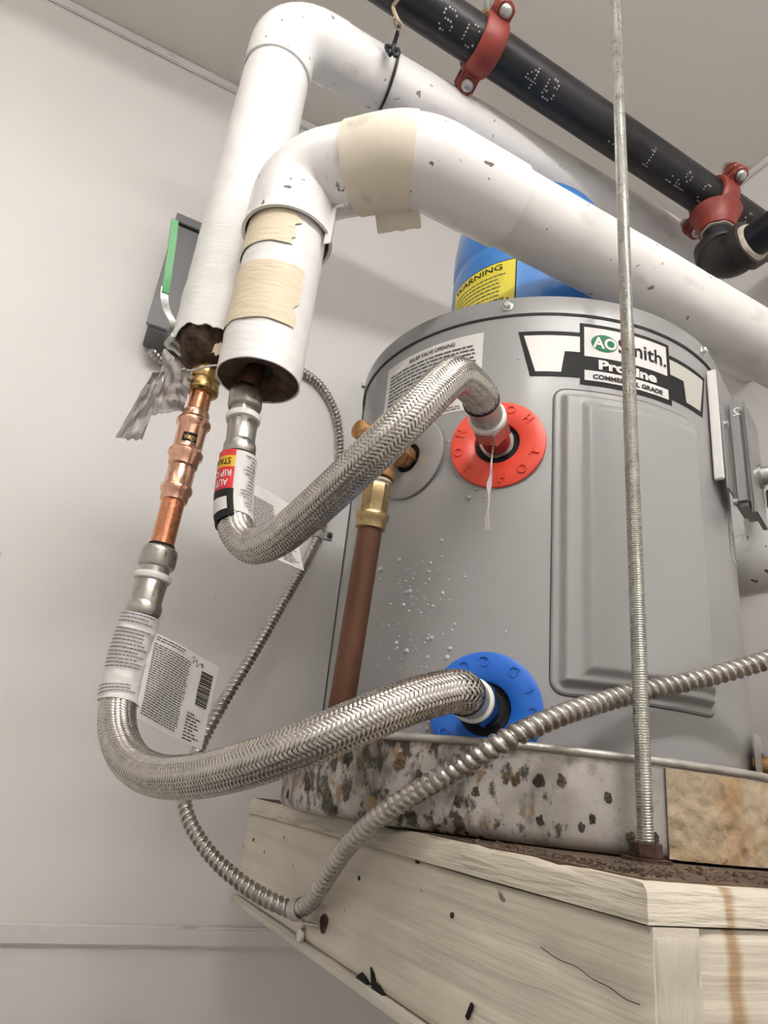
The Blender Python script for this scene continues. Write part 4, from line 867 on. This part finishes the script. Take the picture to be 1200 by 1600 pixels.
rs_ = onX(505, 1443, XF-.0003); mb = MB(); lathe(mb, rs_, rs_-V((1, 0, 0)), [(0, .008), (.0005, .0078)], 24, nf=lambda t_, a: 1+.3*mnoise.noise(V((math.cos(a), math.sin(a), 3)))); obj('rust_patch', mb, m_rust, t, 40)
# strap on the wall
sp_ = onY(496, 840, YW-.011); t = thing('wall_conduit_strap', 'small dark strap holding the conduit to the back wall', 'strap', onY(500, 838, YW))
ii = min(range(pf.n), key=lambda i: (pf.p[i]-sp_).length); Tc = pf.t[ii]; pcx = pf.p[ii]; d_, a_, b_ = frame(Tc, V((0, -1, 0)))
mb = MB(); sheet(mb, lambda u, v: pcx+(a_*math.cos((u-.5)*PI*1.15)+b_*math.sin((u-.5)*PI*1.15))*(RC+.001)+d_*((v-.5)*.016), 18, 2, .0014); obj('strap_loop', mb, m_zdull, t, 40)
e_ = onY(514, 838, YW); mb = MB(); box(mb, V((e_.x-.004, YW-.0018, e_.z)), (.020, .0032, .016), None, .001); obj('strap_tab', mb, m_zdull, t, 30)
mb = MB(); lathe(mb, V((e_.x, YW-.003, e_.z)), V((e_.x, -1, e_.z)), [(0, .0052), (.0012, .0052), (.0020, .0040)], 16); obj('strap_screw', mb, m_elb, t, 30)
# ------------------------------------------------------------------ grey box on the back wall
bx0, bz0, bz1, by = -.0006, .652, .884, YW-.068
t = thing('wall_box', 'grey metal electrical box on the back wall behind the white pipe', 'box', (bx0+.055, YW, bz0))
obj('box_body', bx(bx0+.003, bx0+.108, by+.004, YW-.0003, bz0, bz1-.012, .002), m_box, t, 30)
mb = MB(); box(mb, (bx0+.055, by+.002, (bz0+bz1)/2-.002), (.112, .006, bz1-bz0-.010), None, .001); cv_ = obj('box_cover', mb, m_box, t, 30)
obj('cover_flange', bx(bx0-.002, bx0+.113, by-.006, by+.006, bz1-.016, bz1+.002, .001), m_box, cv_, 30)
obj('cover_gap', bx(bx0+.002, bx0+.110, by-.0016, by+.002, bz1-.020, bz1-.0163), m_dark, cv_, 0)
mb = MB(); lathe(mb, V((bx0+.075, by, bz0+.135)), V((bx0+.075, -1, bz0+.135)), [(0, .026), (.001, .024), (.003, .018), (.0035, .002)], 32); obj('knockout', mb, m_box, cv_, 60)
# ------------------------------------------------------------------ blue expansion tank behind the front pipe
TX, TY, TR = .4917, .6565, .115
t = thing('expansion_tank', 'blue expansion tank with yellow warning label above the heater', 'tank', (TX, TY, ZTOP))
prof = [(ZTOP-.004, .016), (.520, .016), (.520, .05), (.530, .09), (.545, .108), (.56, TR)]+[(.57+.012*i, TR) for i in range(10)]+[(.690, TR), (.694, TR-.0022), (.700, TR-.0026), (.705, TR-.0008), (.712, TR+.0006), (.745, TR+.0006), (.752, TR-.0010)]
zc_ = .757
for i in range(1, 15): a = PI/2*i/14; prof.append((zc_+.100*math.sin(a), max((TR-.001)*math.cos(a)**.9, .003)))
mb = MB(); lathe(mb, V((TX, TY, 0)), V((TX, TY, 1)), prof, 128); obj('tank_shell', mb, m_bluet, t, 50)
def fT(s, z, l=0.0): a = s/TR; return V((TX+(TR+l)*math.sin(a), TY-(TR+l)*math.cos(a), z))
def strip_t(mb, s0, s1, z0, z1, lift, n=24):
    vs = []; fs = []
    for i in range(n+1): s = s0+(s1-s0)*i/n; vs += [fT(s, z0, lift), fT(s, z1, lift)]
    for i in range(n): fs.append((2*i, 2*i+2, 2*i+3, 2*i+1))
    return mb.add(vs, fs)
gt = math.radians(1)*TR; w0, w1, wz0, wz1 = -101*gt, -47.3*gt, .566, .6575
wb = obj('label_border', strip_t(MB(), w0-.0015, w1+.0015, wz0-.0015, wz1+.0018, .0005), m_black, t, 0)
wy = obj('warning_label', strip_t(MB(), w0, w1, wz0, wz1, .0009), m_yel, t, 0)
mb = MB(); lettering(mb, 'WARNING', lambda x, y, l: fT(x, y, .0013), w0+.004, wz1-.0125, (w1-w0)*.80, .0125, .012); obj('warning_lettering', mb, m_black, wy, 0)
obj('fine_print', rects(MB(), lambda x, y, l: fT(w0+x*(w1-w0), wz0+y*(wz1-wz0), .0013), words(.07, .88, .26, .83, 8, (.03, .08), .28, .1, random.Random(31))), m_ink, wy, 0, 'stuff')
for i in range(14):
    s = w0+.004+i*(w1-w0-.008)/14; mb = MB(); z0_ = .5885; mb.add([fT(s+.004, z0_, .0013), fT(s+.0065, z0_, .0013), fT(s+.0030, z0_+.0075, .0013), fT(s+.0005, z0_+.0075, .0013)], [(0, 1, 2, 3)]); obj('hazard_stripe', mb, m_black, wy, 0)
# ------------------------------------------------------------------ black steel pipe overhead
KB = .93; b0, b1 = P(650, 0, 1.04*KB), P(1163, 347, 1.32*KB); bdv = (b1-b0).normalized(); RBP = .0352*KB
e0 = b0-bdv*((b0.x-.12)/bdv.x); e1 = b0+bdv*((XR-b0.x)/bdv.x-.001)
t = thing('black_pipe', 'thick black steel pipe with dotted white print under the ceiling', 'pipe', b0)
mb = MB(); lathe(mb, e0, e1, [(0, RBP), ((e1-e0).length, RBP)], 64, up=-ray(850, 150)); obj('pipe_tube', mb, m_bpipe, t, 40)
mb = MB(); sweep(mb, Path(fillet([V((e0.x-.055, e0.y, ZC)), V((e0.x-.055, e0.y, e0.z)), e0], [.05]), step=.004), RBP, n=48, ds=.005); obj('unseen_riser', mb, m_bpipe, t, 40)  # added out of view; turning up here keeps the pipe's shadow off the wall
vd = -ray(880, 170); vd = (vd-bdv*vd.dot(bdv)).normalized(); wd_ = bdv.cross(vd).normalized()
if project(b0+wd_)[1] > project(b0)[1]: wd_ = -wd_           # wd_ points up across the pipe in the picture
DOT = {'S': ['01110', '10001', '10000', '01110', '00001', '10001', '01110'], 'C': ['01110', '10001', '10000', '10000', '10000', '10001', '01110'], '4': ['00010', '00110', '01010', '10010', '11111', '00010', '00010'], '0': ['01110', '10001', '10011', '10101', '11001', '10001', '01110'], '1': ['00100', '01100', '00100', '00100', '00100', '00100', '01110'], '2': ['01110', '10001', '00001', '00010', '00100', '01000', '11111'], '/': ['00001', '00010', '00010', '00100', '01000', '01000', '10000'], 'I': ['01110', '00100', '00100', '00100', '00100', '00100', '01110'], 'Z': ['11111', '00001', '00010', '00100', '01000', '10000', '11111']}
def s_black(px):                                     # distance along the pipe from b0 at picture column px
    lo, hi = -1.0, 2.0
    for _ in range(50):
        md = (lo+hi)/2
        if project(b0+bdv*md)[0] < px: lo = md
        else: hi = md
    return lo
rd = random.Random(12)
def dots(name, ch, px, ang, hgt=.033, keep=.85):
    mb = MB(); s0 = s_black(px); cell = hgt/7
    for r_, row in enumerate(DOT[ch]):
        for c_, b_ in enumerate(row):
            if b_ == '1' and rd.random() < keep:
                s = s0+(c_-2)*cell*.95; a = ang+(3-r_)*cell/RBP
                nn = vd*math.cos(a)+wd_*math.sin(a); p = b0+bdv*s+nn*(RBP-.0002); q = rd.uniform(.0011, .0017)
                lathe(mb, p, p+nn, [(0, q), (.0005, q)], 8)
    obj(name, mb, m_dot, t, 0)
for (ch, px, kp) in (('S', 693, .95), ('C', 728, .9), ('4', 822, .95), ('0', 850, .95), ('1', 952, .35), ('0', 958, .5), ('1', 1004, .9), ('1', 1040, .35), ('/', 1052, .6), ('2', 1056, .8), ('S', 1088, .5), ('S', 1152, .8), ('I', 1170, .7), ('Z', 1185, .8)): dots('dot_print', ch, px, .05, keep=kp)
def grooved(name, label, px, ear_up, ear_dn, tee=False):
    s0 = s_black(px); c = b0+bdv*s0; t = thing(name, label, 'pipe clamp', c)
    mb = MB(); hl = .0185
    def rad(t_, a): return 1.0
    prof = [(-hl, RBP+.0002), (-hl, RBP+.005), (-hl+.004, RBP+.0085), (-.004, RBP+.0105), (.004, RBP+.0105), (hl-.004, RBP+.0085), (hl, RBP+.005), (hl, RBP+.0002), (-hl, RBP+.0002)]
    lathe(mb, c, c+bdv, prof, 64, up=vd, cap=False)
    Re = M((bdv, wd_, vd)).transposed()
    for s, e in ((1, ear_up), (-1, ear_dn)):
        # ears: tapered lugs reaching out across the pipe
        for q in (-.0085, .0085):
            mb2 = mb; lathe(mb2, c+wd_*(s*e)+vd*(q-.0065), c+wd_*(s*e)+vd*(q+1), [(0, .0125), (.002, .0145), (.011, .0145), (.013, .0125)], 24)
            box(mb2, c+wd_*(s*(e+RBP)/2)+vd*q, (.029, (e-RBP+.02), .013), Re, .003)
    h = obj('clamp_housing', mb, m_clamp, t, 35)
    for s, e in ((1, ear_up), (-1, ear_dn)):
        mb = MB(); o_ = c+wd_*(s*e); lathe(mb, o_-vd*.024, o_+vd, [(0, .0050), (.037, .0050), (.038, .0098), (.0405, .0100), (.0435, .0085), (.0460, .0050), (.0465, .001)], 28); obj('clamp_bolt', mb, m_zdull, t, 40)
        mb = MB(); lathe(mb, o_-vd*.026, o_-vd, [(0, .0098), (.008, .0098)], 6); obj('clamp_nut', mb, m_zdull, t, 20)
    return t, c, s0
g1, gc, _ = grooved('grooved_coupling', 'red two-bolt clamp on the black pipe nearest the camera', 757, .0525*KB, .0570*KB)
zt = ZC
mb = MB(); hp = gc+V((.0, 0, RBP+.010)); lathe(mb, hp, V((hp.x, hp.y, zt)), [(0, .012), (.006, .012), (.006, .006), (zt-hp.z, .006)], 20)
hr = thing('pipe_hanger', 'rusty hanger rod between the near red clamp and the ceiling', 'hanger', (hp.x, hp.y, zt)); obj('hanger_rod', mb, m_zdull, hr, 30)
mb = MB(); lathe(mb, hp+V((0, 0, .012)), V((hp.x, hp.y, zt)), [(0, .013), (.012, .014), (.014, .009)], 6); obj('hanger_nut', mb, m_brassd, hr, 20)
g2, tc_, _ = grooved('mechanical_tee', 'red clamp with a downward outlet near the right wall', 1116, .0560*KB, .0560*KB, True)
dn = V((0, 0, -1)); zel = vz(tc_.x, tc_.y, 413)
mb = MB(); lathe(mb, tc_+dn*(RBP-.002), tc_+dn, [(0, .043), (.012, .036), (.026, .031), (.040, .0295), (.041, .026)], 40); obj('tee_outlet', mb, m_clamp, g2, 40)
t = thing('branch_pipe', 'black branch pipe and elbow hanging from the far red clamp', 'pipe', V((tc_.x, tc_.y, zel-.03)))
zl = tc_.z-RBP-.036
mb = MB(); lathe(mb, V((tc_.x, tc_.y, zl)), V((tc_.x, tc_.y, -1)), [(0, .0275), (.004, .027), (.005, .024)], 32, nf=lambda t_, a: 1+.03*math.sin(a*7)); obj('thread_sealant', mb, m_dope, t, 40)
mb = MB(); lathe(mb, V((tc_.x, tc_.y, zl)), V((tc_.x, tc_.y, -1)), [(0, .0235), (zl-zel, .0235)], 32); obj('pipe_nipple', mb, m_bpipe, t, 40)
ce = V((tc_.x, tc_.y, zel)); pe = Path(fillet([ce+V((0, 0, .034)), ce, ce+V((0, -.058, 0))], [.030]), step=.002)
mb = MB(); sweep(mb, pe, lambda d, a: .0395 if (d < .016 or d > pe.len-.016) else .0345+.005*max(0, 1-(min(d-.016, pe.len-.016-d))/.003), n=40, ds=.002); obj('iron_elbow', mb, m_elb, t, 40)
p_ = ce+V((0, -.058, 0)); mb = MB(); lathe(mb, p_, p_+V((0, -1, 0)), [(-.001, .0330), (.004, .0310), (.006, .027)], 32, nf=lambda t_, a: 1+.03*math.sin(a*6)); obj('thread_sealant', mb, m_dope, t, 40)
mb = MB(); lathe(mb, p_, p_+V((0, -1, 0)), [(0, .0270), (p_.y-YF-.01, .0270)], 32); obj('branch_tube', mb, m_bpipe, t, 40)
# wire hanger holding the rear pipe
sw = s_black(624); wax = b0+bdv*sw
t = thing('wire_hanger', 'tan wire over the black pipe with a black tie around the rear white pipe', 'wire', wax)
wp = [P(624, 52, .945), P(627, 40, .940), P(621, 30, .930)]
for a in range(-38, 200, 14): wp.append(wax+bdv*(.002*math.sin(a*.03))+(vd*math.cos(math.radians(a))+wd_*math.sin(math.radians(a)))*(RBP+.0032))
mb = MB(); sweep(mb, Path(catmull(wp, 8), step=.003), .0026, n=12, ds=.003); obj('tan_wire', mb, m_wire, t, 60)
mb = MB(); sweep(mb, Path(catmull([P(616, 27, .930), P(616, 36, .936), P(620, 45, .940), P(626, 47, .943)], 8), step=.002), .0016, n=10, ds=.002); obj('tan_wire_end', mb, m_wire, t, 60)
mb = MB(); sweep(mb, Path(catmull([P(624, 40, .943), P(621, 52, .945), P(616, 68, .952), P(614, 80, .952), P(619, 88, .948), P(623, 82, .950), P(616, 76, .955), P(604, 72, .958), P(606, 80, .952), P(610, 86, .948)], 8), step=.002), .0030, n=10, ds=.002); obj('tie_knot', mb, m_tie, t, 60)
prp = pr_; mb = MB(); tie = []
ii = min(range(prp.n), key=lambda i: abs(project(prp.p[i])[0]-604) + (0 if prp.p[i].z > .9 else 1e4)); pc_, Tt = prp.p[ii], prp.t[ii]
for i in range(41): a = 2*PI*i/40; tie.append(pc_+(V((0, -1, 0))*math.cos(a)+V((0, 0, 1))*math.sin(a))*.0462+V((-.010*math.cos(a)*.3, 0, 0)))
sweep(mb, Path(tie, step=.003), .0021, n=8, ds=.004); obj('tie_loop', mb, m_tie, t, 60)
# ------------------------------------------------------------------ open insulated elbow to the right of the heater
ex, ey, ez_ = .783, .515, .322
t = thing('insulated_stub', 'white insulated elbow with open brown end right of the heater', 'pipe', (ex, ey, ez_-.04))
pe = Path(fillet([V((ex, YE+.08, ez_)), V((ex, ey, ez_)), V((ex, ey, ez_+.052))], [.034]), step=.003)
mb = MB(); tube(mb, pe, .0400, .0375, 0, pe.len, 56, .004); obj('elbow_jacket', mb, m_pvc, t, 60)
mb = MB(); lathe(mb, V((ex, ey, ez_+.030)), V((ex, ey, 1)), [(0, .0374), (.012, .0374), (.018, .030), (.019, .012)], 40, nf=nz2); obj('fibreglass_core', mb, m_fib, t, 60)
mb = MB(); lathe(mb, V((ex, ey, ez_+.03)), V((ex, ey, 1)), [(0, .011), (.06, .011)], 24); obj('copper_stub', mb, m_copd, t, 40)
for o in bpy.data.objects:
    if '_o' in o: del o['_o']
